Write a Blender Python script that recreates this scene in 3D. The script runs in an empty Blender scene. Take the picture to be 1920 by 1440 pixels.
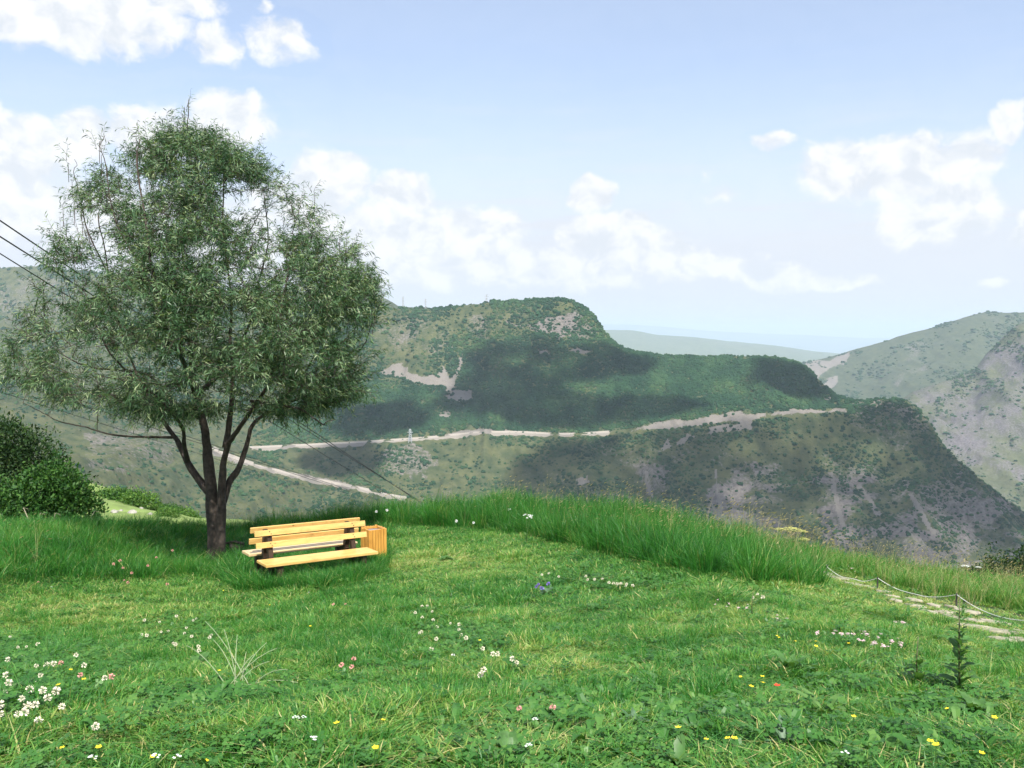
import bpy, bmesh, math, random
import numpy as np
from mathutils import Vector, Matrix

# ------------------------------------------------------------------ camera, world, sun, exposure
F, CX, CY, HORIZON = 1700.0, 960.0, 720.0, 625.0
PITCH = math.atan((CY - HORIZON) / F)
EYE = np.array([0.0, 0.0, 1.5])
scn = bpy.context.scene
COL = scn.collection
cam_d = bpy.data.cameras.new('camera'); cam = bpy.data.objects.new('camera', cam_d); COL.objects.link(cam)
cam.location = EYE; cam.rotation_euler = (math.pi / 2 - PITCH, 0, 0)
cam_d.sensor_width = 36.0; cam_d.lens = 36.0 * F / 1920.0
cam_d.clip_start = 0.05; cam_d.clip_end = 120000.0
scn.camera = cam
scn.view_settings.view_transform = 'Standard'; scn.view_settings.look = 'None'
scn.view_settings.exposure = 0.95; scn.view_settings.gamma = 1.0
scn.render.film_transparent = False
cy = scn.cycles
cy.max_bounces = 4; cy.diffuse_bounces = 2; cy.glossy_bounces = 1; cy.transmission_bounces = 4
cy.transparent_max_bounces = 24; cy.volume_bounces = 1; cy.caustics_reflective = False; cy.caustics_refractive = False
cy.use_denoising = True; cy.use_adaptive_sampling = True; cy.adaptive_threshold = 0.025

SUN_EL = math.radians(54.0); SUN_AZ = math.radians(170.0)     # azimuth clockwise from +Y (view direction): behind the camera
SUN = np.array([math.sin(SUN_AZ) * math.cos(SUN_EL), math.cos(SUN_AZ) * math.cos(SUN_EL), math.sin(SUN_EL)])
sun_d = bpy.data.lights.new('sun', 'SUN'); sun = bpy.data.objects.new('sun', sun_d); COL.objects.link(sun)
sun_d.energy = 4.2; sun_d.angle = math.radians(0.53); sun_d.color = (1.0, 0.955, 0.87)
sun.rotation_euler = Vector(-SUN).to_track_quat('-Z', 'Y').to_euler()
sun.location = (0, 0, 60)

def az_el(px, py):
    d = np.array([(px - CX) / F, math.cos(PITCH) - (CY - py) / F * -math.sin(PITCH), -math.sin(PITCH) + (CY - py) / F * math.cos(PITCH)])
    return math.atan2(d[0], d[1]), math.atan2(d[2], math.hypot(d[0], d[1]))

CLOUDS = [  # px x, px y, radius x, radius y, weight: the cumulus of the photograph, as directions in the sky
    (110, 15, 230, 58, 1.0), (345, 0, 90, 30, .8), (180, 55, 70, 28, .7), (405, 82, 60, 34, .72), (525, 78, 72, 36, .72),
    (425, 232, 82, 46, 1.0), (300, 250, 110, 44, .95), (160, 250, 66, 36, .9), (30, 290, 105, 60, 1.0), (-60, 250, 80, 60, .9), (70, 390, 170, 60, .85), (270, 430, 230, 70, .85),
    (620, 338, 72, 50, 1.0), (752, 362, 58, 34, 1.0), (570, 385, 95, 55, .9), (690, 432, 130, 46, .88), (830, 430, 110, 44, .95), (930, 418, 55, 34, .95),
    (560, 485, 260, 60, .95), (860, 495, 200, 40, .95), (1112, 362, 35, 30, 1.0), (1450, 264, 40, 17, .8), (1590, 318, 92, 46, 1.0), (1700, 315, 125, 50, .95),
    (1830, 290, 66, 36, .85), (1890, 234, 40, 26, .95), (1785, 392, 80, 52, 1.0), (1725, 408, 75, 44, .95), (1350, 368, 46, 18, .58), (1325, 330, 20, 16, .5),
    (1190, 432, 40, 34, 1.0), (1115, 440, 66, 34, .95), (1250, 470, 80, 28, .95), (1330, 490, 90, 24, .9), (1450, 515, 90, 22, .85), (1570, 523, 80, 15, .85),
    (1060, 505, 230, 36, .9), (1870, 531, 26, 11, .7), (495, 12, 17, 15, .65), (1915, 428, 24, 30, .8), (1720, 248, 34, 14, .45)]

def build_world():
    w = bpy.data.worlds.new('World'); scn.world = w; w.use_nodes = True
    nt = w.node_tree; nt.nodes.clear(); N = nt.nodes.new; L = nt.links.new
    out = N('ShaderNodeOutputWorld'); bg = N('ShaderNodeBackground'); L(bg.outputs[0], out.inputs[0])
    bg.inputs['Strength'].default_value = 0.12
    sky = N('ShaderNodeTexSky'); sky.sky_type = 'NISHITA'; sky.sun_disc = False
    sky.sun_elevation = SUN_EL; sky.sun_rotation = SUN_AZ; sky.altitude = 1600.0
    sky.air_density = 1.0; sky.dust_density = 2.2; sky.ozone_density = 1.8
    tc = N('ShaderNodeTexCoord'); sep = N('ShaderNodeSeparateXYZ'); L(tc.outputs['Generated'], sep.inputs[0])
    def M(op, a, b=None, c=None):
        n = N('ShaderNodeMath'); n.operation = op
        for i, v in enumerate((a, b, c)):
            if v is None: continue
            if isinstance(v, (int, float)): n.inputs[i].default_value = v
            else: L(v, n.inputs[i])
        return n.outputs[0]
    def V(op, a, b):
        n = N('ShaderNodeVectorMath'); n.operation = op
        for i, v in enumerate((a, b)):
            if isinstance(v, tuple): n.inputs[i].default_value = v
            else: L(v, n.inputs[i])
        return n
    def MR(v, a, b, c=0., d=1., smooth=True):
        n = N('ShaderNodeMapRange'); n.interpolation_type = 'SMOOTHSTEP' if smooth else 'LINEAR'
        L(v, n.inputs[0]); n.inputs[1].default_value = a; n.inputs[2].default_value = b; n.inputs[3].default_value = c; n.inputs[4].default_value = d
        return n.outputs[0]
    az = M('ARCTAN2', sep.outputs[0], sep.outputs[1]); el = M('ARCSINE', sep.outputs[2])
    cmb = N('ShaderNodeCombineXYZ'); L(az, cmb.inputs[0]); L(el, cmb.inputs[1])
    def noise(vec, scale, detail, rough, dist=0.0):
        n = N('ShaderNodeTexNoise'); n.inputs['Scale'].default_value = scale; n.inputs['Detail'].default_value = detail
        n.inputs['Roughness'].default_value = rough; n.inputs['Distortion'].default_value = dist; L(vec, n.inputs['Vector']); return n.outputs['Fac']
    # a warp so that the outlines billow
    wn = N('ShaderNodeTexNoise'); wn.inputs['Scale'].default_value = 22.0; wn.inputs['Detail'].default_value = 3.0; L(cmb.outputs[0], wn.inputs['Vector'])
    wv = V('SUBTRACT', wn.outputs['Color'], (.5, .5, .5)); wv2 = V('MULTIPLY', wv.outputs[0], (.035, .03, 0.)); p = V('ADD', cmb.outputs[0], wv2.outputs[0]).outputs[0]
    field = None
    for (x, y, rx, ry, wt) in CLOUDS:
        a, e = az_el(x, y); sa, se = rx / F * 1.12 * math.cos(a) ** 2, ry / F * 1.2
        q = N('ShaderNodeVectorMath'); q.operation = 'MULTIPLY_ADD'; L(p, q.inputs[0]); q.inputs[1].default_value = (1/sa, 1/se, 0.); q.inputs[2].default_value = (-a/sa, -e/se, 0.)
        d = V('DOT_PRODUCT', q.outputs[0], q.outputs[0]); ln = M('MULTIPLY_ADD', d.outputs['Value'], -.55 * wt, wt)
        field = M('MAXIMUM', 0.0 if field is None else field, ln)
    # the same sort of sky all round
    low = noise(V('MULTIPLY', cmb.outputs[0], (1., 2.2, 1.)).outputs[0], 3.2, 2.0, .5)
    side = MR(M('ABSOLUTE', az), .60, .80)
    field = M('MAXIMUM', field, M('MULTIPLY', M('MULTIPLY', MR(low, .45, .66), side), MR(el, -.02, .05)))
    fine = noise(V('MULTIPLY', p, (1., 1.25, 1.)).outputs[0], 30.0, 6.0, .60)
    up = V('ADD', p, (.012, .020, 0.)).outputs[0]
    fine_up = noise(V('MULTIPLY', up, (1., 1.25, 1.)).outputs[0], 30.0, 3.0, .55)
    dens = M('ADD', M('SUBTRACT', M('MULTIPLY', field, 1.15), .42), M('MULTIPLY', M('SUBTRACT', fine, .5), 1.25))
    dens = M('MULTIPLY', dens, MR(field, .0, .12))
    alpha = MR(dens, -.06, .42)
    shade = M('SUBTRACT', fine, fine_up)                      # lit upper edges, greyer undersides
    lit = MR(shade, -.22, .16)
    cc = N('ShaderNodeMixRGB'); L(lit, cc.inputs[0]); cc.inputs[1].default_value = (3.6, 3.78, 4.02, 1); cc.inputs[2].default_value = (4.6, 4.6, 4.6, 1)
    # thin milky veil low in the sky
    veil = M('MULTIPLY', MR(el, -.02, .30, 1., 0.), .92)
    streak = noise(V('MULTIPLY', cmb.outputs[0], (2.2, 22., 1.)).outputs[0], 3.0, 5.0, .55)
    veil = M('ADD', veil, M('MULTIPLY', MR(streak, .48, .75), MR(el, .35, .05, 0., .28)))
    veil = M('MINIMUM', M('ADD', veil, .34), 1.0)
    vm = N('ShaderNodeMixRGB'); L(veil, vm.inputs[0]); L(sky.outputs[0], vm.inputs[1]); vm.inputs[2].default_value = (3.62, 3.80, 4.12, 1)
    cm = N('ShaderNodeMixRGB'); L(M('MULTIPLY', alpha, .96), cm.inputs[0]); L(vm.outputs[0], cm.inputs[1]); L(cc.outputs[0], cm.inputs[2])
    L(cm.outputs[0], bg.inputs['Color'])
build_world()
scn.world.cycles.sampling_method = 'MANUAL'; scn.world.cycles.sample_map_resolution = 256

# ------------------------------------------------------------------ helpers
rng = np.random.default_rng(7); random.seed(7)
cP, sP = math.cos(PITCH), math.sin(PITCH)

def ray(px, py):
    px = np.asarray(px, float); py = np.asarray(py, float)
    u = (px - CX) / F; v = (CY - py) / F
    return np.stack([u, cP + v * sP, -sP + v * cP], -1)
def at(px, py, depth):
    """the point on that line of sight whose forward distance from the camera is depth metres"""
    d = ray(px, py); return EYE + d * (np.asarray(depth, float) / d[..., 1])[..., None]
def pix(P):
    P = np.asarray(P, float) - EYE
    fy = P[..., 1] * cP - P[..., 2] * sP; up = P[..., 1] * sP + P[..., 2] * cP
    fy = np.where(fy < .01, .01, fy)
    return CX + F * P[..., 0] / fy, CY - F * up / fy

def pchip(xs, ys, x):
    xs = np.asarray(xs, float); ys = np.asarray(ys, float); x = np.clip(np.asarray(x, float), xs[0], xs[-1])
    h = np.diff(xs); hh = h.reshape((-1,) + (1,) * (ys.ndim - 1)); dl = np.diff(ys, axis=0) / hh
    m = np.zeros_like(ys)
    with np.errstate(divide='ignore', invalid='ignore'):
        hm = 2 * dl[:-1] * dl[1:] / (dl[:-1] + dl[1:])
    m[1:-1] = np.where(dl[:-1] * dl[1:] > 0, hm, 0); m[0] = dl[0]; m[-1] = dl[-1]
    i = np.clip(np.searchsorted(xs, x) - 1, 0, len(xs) - 2); t = (x - xs[i]) / h[i]
    t = t.reshape(t.shape + (1,) * (ys.ndim - 1)); hi = h[i].reshape(t.shape)
    return ((2*t**3 - 3*t**2 + 1) * ys[i] + (t**3 - 2*t**2 + t) * hi * m[i] + (-2*t**3 + 3*t**2) * ys[i+1] + (t**3 - t**2) * hi * m[i+1])

def sst(a, b, x):
    t = np.clip((np.asarray(x, float) - a) / (b - a), 0, 1); return t * t * (3 - 2 * t)

def _h(ix, iy, s):
    n = (ix.astype(np.int64) * 374761393 + iy.astype(np.int64) * 668265263 + s * 974634541) & 0xffffffff
    n = ((n ^ (n >> 13)) * 1274126177) & 0xffffffff
    return ((n ^ (n >> 16)) & 0xffff) / 65535.0
def vnoise(x, y, s=0):
    x = np.asarray(x, float); y = np.asarray(y, float)
    ix, iy = np.floor(x), np.floor(y); fx, fy = x - ix, y - iy
    fx = fx*fx*fx*(fx*(fx*6-15)+10); fy = fy*fy*fy*(fy*(fy*6-15)+10)
    a, b, c, d = _h(ix, iy, s), _h(ix+1, iy, s), _h(ix, iy+1, s), _h(ix+1, iy+1, s)
    return (a*(1-fx)+b*fx)*(1-fy) + (c*(1-fx)+d*fx)*fy
def fbm(x, y, octv=5, s=0, gain=.5, ridged=False):
    t = 0.; a = 1.; n = 0.
    for o in range(octv):
        v = vnoise(x * 2**o + 17.3*o, y * 2**o - 9.1*o, s + o)
        if ridged: v = 1 - abs(2*v - 1)
        t = t + a * v; n += a; a *= gain
    return t / n
def inpoly(px, py, poly):
    px = np.asarray(px, float); py = np.asarray(py, float); r = np.zeros(px.shape, bool); n = len(poly)
    for i in range(n):
        x1, y1 = poly[i]; x2, y2 = poly[(i+1) % n]
        if y1 == y2: continue
        c = ((y1 > py) != (y2 > py)) & (px < (x2-x1) * (py-y1) / (y2-y1) + x1); r ^= c
    return r

def mesh_obj(name, V, Fc, mat=None, parent=None, smooth=False, link=True):
    me = bpy.data.meshes.new(name); V = np.asarray(V, np.float32)
    if isinstance(Fc, np.ndarray):
        me.vertices.add(len(V)); me.vertices.foreach_set('co', V.ravel())
        k = Fc.shape[1]; me.loops.add(Fc.size); me.loops.foreach_set('vertex_index', Fc.astype(np.int32).ravel())
        me.polygons.add(len(Fc)); me.polygons.foreach_set('loop_start', np.arange(0, Fc.size, k, dtype=np.int32))
        me.update(calc_edges=True)
    else:
        me.from_pydata([tuple(map(float, v)) for v in V], [], Fc); me.update()
    if smooth: me.polygons.foreach_set('use_smooth', np.ones(len(me.polygons), bool))
    if mat:
        for m in (mat if isinstance(mat, (list, tuple)) else [mat]): me.materials.append(m)
    o = bpy.data.objects.new(name, me)
    if link: COL.objects.link(o)
    if parent: o.parent = parent
    return o
def attr(o, name, vals, kind='FLOAT', dom='POINT'):
    a = o.data.attributes.new(name, kind, dom); vals = np.asarray(vals, np.float32)
    a.data.foreach_set('color' if kind == 'FLOAT_COLOR' else 'vector' if kind == 'FLOAT_VECTOR' else 'value', vals.ravel())
def empty(name, loc=(0, 0, 0), rz=0.0):
    o = bpy.data.objects.new(name, None); COL.objects.link(o); o.location = tuple(map(float, loc)); o.rotation_euler = (0, 0, rz); o.empty_display_size = .2; return o
def tag(o, label, cat, group=None):
    o['label'] = label; o['category'] = cat
    if group: o['group'] = group
    return o
def struct(o, kind='structure', label=None):
    o['kind'] = kind
    if label: o['label'] = label
    return o
def copy_tree(o, parent=None):
    c = o.copy(); COL.objects.link(c)
    if parent is not None: c.parent = parent
    for ch in o.children: copy_tree(ch, c)
    return c

class MB:
    """collects shapes for one mesh"""
    def __init__(s): s.v = []; s.f = []; s.n = 0
    def add(s, v, f):
        v = np.asarray(v, float); s.v.append(v); s.f += [tuple(int(i) + s.n for i in q) for q in f]; s.n += len(v)
    def box(s, c, ax, ay, az, hx, hy, hz, bev=0.0):
        c, ax, ay, az = (np.asarray(t, float) for t in (c, ax, ay, az))
        if bev <= 0:
            v = [c + ax*hx*i + ay*hy*j + az*hz*k for i in (-1, 1) for j in (-1, 1) for k in (-1, 1)]
            s.add(v, [(0,1,3,2),(4,6,7,5),(0,4,5,1),(2,3,7,6),(0,2,6,4),(1,5,7,3)]); return
        bm = bmesh.new(); bmesh.ops.create_cube(bm, size=2.0)
        for q in bm.verts: q.co = Vector((q.co.x*hx, q.co.y*hy, q.co.z*hz))
        bmesh.ops.bevel(bm, geom=list(bm.edges), offset=bev, segments=2, profile=.6, affect='EDGES')
        bm.verts.index_update()
        s.add([c + ax*q.co.x + ay*q.co.y + az*q.co.z for q in bm.verts], [[q.index for q in f.verts] for f in bm.faces]); bm.free()
    def tube(s, P, R, sides=8, cap=True):
        P = np.asarray(P, float); R = np.broadcast_to(np.asarray(R, float), (len(P),)); T = np.gradient(P, axis=0); T /= np.linalg.norm(T, axis=1)[:, None] + 1e-12
        a = np.array([0, 0, 1.]) if abs(T[0][2]) < .9 else np.array([1., 0, 0]); u = np.cross(T[0], a); u /= np.linalg.norm(u); rows = []
        for i in range(len(P)):
            u = u - T[i] * np.dot(u, T[i]); u /= np.linalg.norm(u) + 1e-12; w = np.cross(T[i], u)
            th = np.arange(sides) * 2*math.pi/sides; rows.append(P[i] + R[i] * (np.cos(th)[:, None]*u + np.sin(th)[:, None]*w))
        v = np.concatenate(rows); f = []
        for i in range(len(P)-1):
            for k in range(sides):
                k2 = (k+1) % sides; f.append((i*sides+k, i*sides+k2, (i+1)*sides+k2, (i+1)*sides+k))
        if cap: f.append(tuple(range(sides-1, -1, -1))); f.append(tuple((len(P)-1)*sides + k for k in range(sides)))
        s.add(v, f)
    def bar(s, a, b, t):
        s.tube([a, b], [t, t], 4)
    def build(s, name, mat, parent=None, smooth=False, link=True):
        return mesh_obj(name, np.concatenate(s.v), s.f, mat, parent, smooth, link)

def rel(V, o): return np.asarray(V, float) - np.asarray(o, float)

# ------------------------------------------------------------------ materials
def mat(name):
    m = bpy.data.materials.new(name); m.use_nodes = True; nt = m.node_tree; b = nt.nodes['Principled BSDF']
    return m, nt, b, nt.nodes.new, nt.links.new
def noise_node(N, L, vec, scale, detail=5., rough=.55, dist=0.):
    n = N('ShaderNodeTexNoise'); n.inputs['Scale'].default_value = scale; n.inputs['Detail'].default_value = detail; n.inputs['Roughness'].default_value = rough; n.inputs['Distortion'].default_value = dist
    if vec is not None: L(vec, n.inputs['Vector'])
    return n
def ramp_node(N, L, fac, stops):
    r = N('ShaderNodeValToRGB'); e = r.color_ramp.elements
    while len(e) < len(stops): e.new(.5)
    for q, (p, c) in zip(e, stops): q.position = p; q.color = (*c, 1)
    L(fac, r.inputs[0]); return r
def mix_node(N, L, fac, a, b, kind='MIX'):
    n = N('ShaderNodeMixRGB'); n.blend_type = kind
    for i, v in ((0, fac), (1, a), (2, b)):
        if isinstance(v, (int, float)): n.inputs[i].default_value = v
        elif isinstance(v, tuple): n.inputs[i].default_value = (*v, 1)
        else: L(v, n.inputs[i])
    return n.outputs[0]
def attr_node(N, name, kind='GEOMETRY'):
    a = N('ShaderNodeAttribute'); a.attribute_name = name; a.attribute_type = kind; return a

def leaf_mat(name, stops, transl=.3, rough=.45, inst=True, spec=.35, per='rnd', wgt=.55, world=False):
    """foliage: the colour runs over the stops by the plant's own tint and by the blade"""
    m, nt, b, N, L = mat(name)
    r = attr_node(N, per); f = r.outputs['Fac']
    if inst:
        t = attr_node(N, 'tint', 'INSTANCER'); x = N('ShaderNodeMath'); x.operation = 'MULTIPLY_ADD'; L(f, x.inputs[0]); x.inputs[1].default_value = 1 - wgt
        y = N('ShaderNodeMath'); y.operation = 'MULTIPLY'; L(t.outputs['Fac'], y.inputs[0]); y.inputs[1].default_value = wgt; L(y.outputs[0], x.inputs[2]); f = x.outputs[0]
    if world:
        g = N('ShaderNodeNewGeometry'); n = noise_node(N, L, g.outputs['Position'], 5.5, 3., .6); z = N('ShaderNodeMath'); z.operation = 'MULTIPLY_ADD'; z.use_clamp = True
        zz = N('ShaderNodeMath'); zz.operation = 'MULTIPLY_ADD'; L(n.outputs['Fac'], zz.inputs[0]); zz.inputs[1].default_value = .7; zz.inputs[2].default_value = -.35
        L(zz.outputs[0], z.inputs[0]); z.inputs[1].default_value = 1.0; L(f, z.inputs[2]); f = z.outputs[0]
    c = ramp_node(N, L, f, stops).outputs[0]
    L(c, b.inputs['Base Color']); b.inputs['Roughness'].default_value = rough; b.inputs['Specular IOR Level'].default_value = spec
    if transl > 0:
        tr = N('ShaderNodeBsdfTranslucent'); c2 = mix_node(N, L, 1.0, c, (1.5, 1.45, .55), 'MULTIPLY'); L(c2, tr.inputs[0])
        ms = N('ShaderNodeMixShader'); ms.inputs[0].default_value = transl; L(b.outputs[0], ms.inputs[1]); L(tr.outputs[0], ms.inputs[2])
        L(ms.outputs[0], nt.nodes['Material Output'].inputs['Surface'])
    return m
def plain(name, col, rough=.6, nscale=0., namp=.2, bump=0.):
    m, nt, b, N, L = mat(name); b.inputs['Roughness'].default_value = rough
    if nscale:
        tc = N('ShaderNodeTexCoord'); n = noise_node(N, L, tc.outputs['Object'], nscale, 5.)
        lo = tuple(c * (1 - namp) for c in col); hi = tuple(min(1, c * (1 + namp)) for c in col)
        L(ramp_node(N, L, n.outputs['Fac'], [(.3, lo), (.7, hi)]).outputs[0], b.inputs['Base Color'])
        if bump:
            bp = N('ShaderNodeBump'); bp.inputs['Strength'].default_value = bump; L(n.outputs['Fac'], bp.inputs['Height']); L(bp.outputs[0], b.inputs['Normal'])
    else: b.inputs['Base Color'].default_value = (*col, 1)
    return m
def leafy(name, col, tr=.35, namp=.35):
    m = plain(name, col, .5, 25., namp, .3); nt = m.node_tree; b = nt.nodes['Principled BSDF']; t = nt.nodes.new('ShaderNodeBsdfTranslucent'); t.inputs[0].default_value = (col[0]*1.6, col[1]*1.5, col[2]*.8, 1)
    x = nt.nodes.new('ShaderNodeMixShader'); x.inputs[0].default_value = tr; nt.links.new(b.outputs[0], x.inputs[1]); nt.links.new(t.outputs[0], x.inputs[2]); nt.links.new(x.outputs[0], nt.nodes['Material Output'].inputs['Surface']); return m
def wood_mat(name, a, b_, dark, rough=.38, axis=(3., 40., 40.)):
    m, nt, b, N, L = mat(name); tc = N('ShaderNodeTexCoord'); mp = N('ShaderNodeMapping'); mp.inputs['Scale'].default_value = axis; L(tc.outputs['Object'], mp.inputs[0])
    n = noise_node(N, L, mp.outputs[0], 1.0, 6., .6, .4); c = ramp_node(N, L, n.outputs['Fac'], [(.28, b_), (.62, a)]).outputs[0]
    wr = noise_node(N, L, tc.outputs['Object'], 5.0, 5., .65); c = mix_node(N, L, ramp_node(N, L, wr.outputs['Fac'], [(.52, (0, 0, 0)), (.78, (.55, .55, .55))]).outputs[0], c, tuple(q*.55 for q in b_))
    vo = N('ShaderNodeTexVoronoi'); vo.inputs['Scale'].default_value = 4.2; mp2 = N('ShaderNodeMapping'); mp2.inputs['Scale'].default_value = (1., 2.2, 2.2); L(tc.outputs['Object'], mp2.inputs[0]); L(mp2.outputs[0], vo.inputs['Vector'])
    k = N('ShaderNodeMapRange'); L(vo.outputs['Distance'], k.inputs[0]); k.inputs[1].default_value = .05; k.inputs[2].default_value = .11; k.inputs[3].default_value = .85; k.inputs[4].default_value = 0.
    c = mix_node(N, L, k.outputs[0], c, dark); L(c, b.inputs['Base Color']); b.inputs['Roughness'].default_value = rough
    bp = N('ShaderNodeBump'); bp.inputs['Strength'].default_value = .15; bp.inputs['Distance'].default_value = .004; L(n.outputs['Fac'], bp.inputs['Height']); L(bp.outputs[0], b.inputs['Normal'])
    return m

M_pine = wood_mat('varnished_pine', (.75, .48, .17), (.58, .34, .10), (.22, .10, .03))
M_pine_pale = wood_mat('pale_pine', (.72, .55, .32), (.55, .38, .18), (.25, .14, .06))  # paler wood for the seat of the rear bench
M_bin = wood_mat('orange_pine', (.64, .34, .075), (.44, .19, .035), (.16, .05, .012), axis=(40., 40., 3.))
M_post = wood_mat('dark_brown_post', (.05, .028, .016), (.03, .016, .01), (.015, .01, .008), rough=.6, axis=(40., 40., 4.))
M_bark = plain('willow_bark', (.055, .042, .033), .9, 16., .5, .9)
M_liner = plain('metal_liner', (.30, .31, .33), .4, 6., .2)
M_cable = plain('black_cable', (.02, .02, .022), .5)
M_steel = plain('grey_steel', (.42, .44, .46), .5)
M_stone = plain('path_stone', (.33, .30, .22), .85, 9., .35, .4)
M_rock = plain('pale_rock', (.30, .285, .25), .9, 3., .3, .5)
M_rope = plain('white_rope', (.72, .72, .68), .7)
M_stake = plain('dark_stake', (.05, .05, .045), .7)
G_lawn = leaf_mat('lawn_blades', [(.0, (.013, .074, .015)), (.3, (.042, .175, .029)), (.55, (.110, .285, .050)), (.8, (.27, .375, .090)), (1., (.50, .46, .20))], .30, wgt=0.5, world=True)
G_tall = leaf_mat('tall_blades', [(.0, (.012, .078, .012)), (.45, (.034, .172, .022)), (.8, (.085, .255, .038)), (1., (.27, .33, .10))], .32, wgt=.5, world=True)
G_dry = leaf_mat('dry_stalks', [(.0, (.20, .21, .08)), (.5, (.34, .31, .15)), (1., (.50, .42, .24))], .25)
G_leaf = leaf_mat('weed_leaves', [(.0, (.024, .095, .018)), (.5, (.060, .180, .034)), (1., (.14, .27, .06))], .3)
G_willow = leaf_mat('willow_leaves', [(.0, (.022, .060, .024)), (.5, (.060, .135, .056)), (.8, (.150, .245, .120)), (1., (.29, .36, .19))], .28, .42, False, .4)
G_bush = leaf_mat('bush_leaves', [(.0, (.012, .045, .010)), (.5, (.030, .095, .018)), (1., (.085, .18, .036))], .25, .5, False, .2)
G_bush_dark = leaf_mat('dark_bush_leaves', [(.0, (.010, .030, .010)), (.5, (.022, .055, .016)), (1., (.06, .11, .03))], .18, .5, False, .2)
G_slope = leaf_mat('slope_bush_leaves', [(.0, (.03, .095, .016)), (.5, (.075, .17, .03)), (1., (.16, .27, .055))], .25, .5, False, .2)  # sunlight put into the leaf colour: lightened so the slope bushes look sunlit
M_clover = plain('clover_white', (.76, .70, .55), .7, 60., .15)
M_clover_pink = plain('clover_pink', (.70, .34, .30), .7, 60., .2)
M_pinkwhite = plain('pale_pink_petal', (.74, .52, .56), .7, 60., .15)
M_yellow = plain('yellow_petal', (.80, .62, .02), .55)
M_red = plain('red_petal', (.75, .05, .015), .5)
M_violet = plain('violet_petal', (.20, .13, .48), .6)
M_umbel = plain('yellow_umbel', (.55, .55, .16), .7, 40., .25)
M_white = plain('white_petal', (.78, .80, .76), .6)
M_stem = plain('green_stem', (.06, .14, .03), .6)
M_stem_red = plain('reddish_stem', (.09, .10, .04), .6)
M_dead = plain('dead_branch', (.30, .25, .19), .8, 12., .3)

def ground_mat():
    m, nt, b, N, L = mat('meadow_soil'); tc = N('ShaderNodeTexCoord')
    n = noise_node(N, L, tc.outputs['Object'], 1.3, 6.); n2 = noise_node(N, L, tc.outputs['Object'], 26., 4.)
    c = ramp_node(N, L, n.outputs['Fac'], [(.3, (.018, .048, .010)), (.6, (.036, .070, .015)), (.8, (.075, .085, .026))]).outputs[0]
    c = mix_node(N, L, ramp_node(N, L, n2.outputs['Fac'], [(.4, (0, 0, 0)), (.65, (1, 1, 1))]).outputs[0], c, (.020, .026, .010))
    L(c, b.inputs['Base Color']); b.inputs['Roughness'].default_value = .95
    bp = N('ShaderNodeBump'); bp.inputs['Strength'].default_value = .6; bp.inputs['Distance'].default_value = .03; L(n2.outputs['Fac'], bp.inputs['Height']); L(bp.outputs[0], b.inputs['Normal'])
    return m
def hill_mat(name, grass, grass2, rock, rock2, scree=(.215, .195, .172), scale=1.0, rockiness=.5):
    """far hillside: grass, rock and scree; attributes say where bare ground lies"""
    m, nt, b, N, L = mat(name); tc = N('ShaderNodeTexCoord'); g = N('ShaderNodeNewGeometry')
    big = noise_node(N, L, tc.outputs['Object'], .006 * scale, 6., .6); mid = noise_node(N, L, tc.outputs['Object'], .03 * scale, 7., .65); fin = noise_node(N, L, tc.outputs['Object'], .14 * scale, 6., .65)
    cg = mix_node(N, L, ramp_node(N, L, mid.outputs['Fac'], [(.38, (0, 0, 0)), (.62, (1, 1, 1))]).outputs[0], grass, grass2)
    cr = mix_node(N, L, ramp_node(N, L, fin.outputs['Fac'], [(.36, (0, 0, 0)), (.62, (1, 1, 1))]).outputs[0], rock, rock2)
    a = attr_node(N, 'bare'); sm = N('ShaderNodeMath'); sm.operation = 'ADD'; L(a.outputs['Fac'], sm.inputs[0]); L(big.outputs['Fac'], sm.inputs[1])
    s2 = N('ShaderNodeMath'); s2.operation = 'ADD'; L(sm.outputs[0], s2.inputs[0])
    f2 = N('ShaderNodeMath'); f2.operation = 'MULTIPLY_ADD'; L(fin.outputs['Fac'], f2.inputs[0]); f2.inputs[1].default_value = .9; f2.inputs[2].default_value = -.45; L(f2.outputs[0], s2.inputs[1])
    f = ramp_node(N, L, s2.outputs[0], [(rockiness + .02, (0, 0, 0)), (rockiness + .26, (1, 1, 1))]).outputs[0]
    c = mix_node(N, L, f, cg, cr)
    sc = attr_node(N, 'scree'); s3 = N('ShaderNodeMath'); s3.operation = 'MULTIPLY_ADD'; L(fin.outputs['Fac'], s3.inputs[0]); s3.inputs[1].default_value = .8; L(sc.outputs['Fac'], s3.inputs[2])
    fs = ramp_node(N, L, s3.outputs[0], [(.78, (0, 0, 0)), (.92, (1, 1, 1))]).outputs[0]
    scc = mix_node(N, L, mid.outputs['Fac'], scree, tuple(q * .78 for q in scree))
    c = mix_node(N, L, fs, c, scc)
    L(c, b.inputs['Base Color']); b.inputs['Roughness'].default_value = .95; b.inputs['Specular IOR Level'].default_value = .1
    bp = N('ShaderNodeBump'); bp.inputs['Strength'].default_value = .55; bp.inputs['Distance'].default_value = 8.0; L(fin.outputs['Fac'], bp.inputs['Height']); L(bp.outputs[0], b.inputs['Normal'])
    return m
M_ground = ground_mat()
M_mtn = hill_mat('mountain_ground', (.046, .066, .032), (.100, .108, .050), (.112, .100, .098), (.19, .172, .155), rockiness=.63)
M_rhill = hill_mat('right_hill_ground', (.050, .070, .040), (.082, .098, .050), (.12, .11, .11), (.22, .20, .18), rockiness=.66)
M_rocky = hill_mat('rocky_slope_ground', (.075, .09, .05), (.112, .122, .066), (.095, .088, .10), (.165, .15, .15), rockiness=.48)
M_far = hill_mat('far_ridge_ground', (.07, .10, .04), (.13, .15, .07), (.2, .18, .16), (.3, .28, .25), scale=.4, rockiness=.75)
M_road = plain('gravel_road', (.29, .26, .225), .95)
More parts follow.
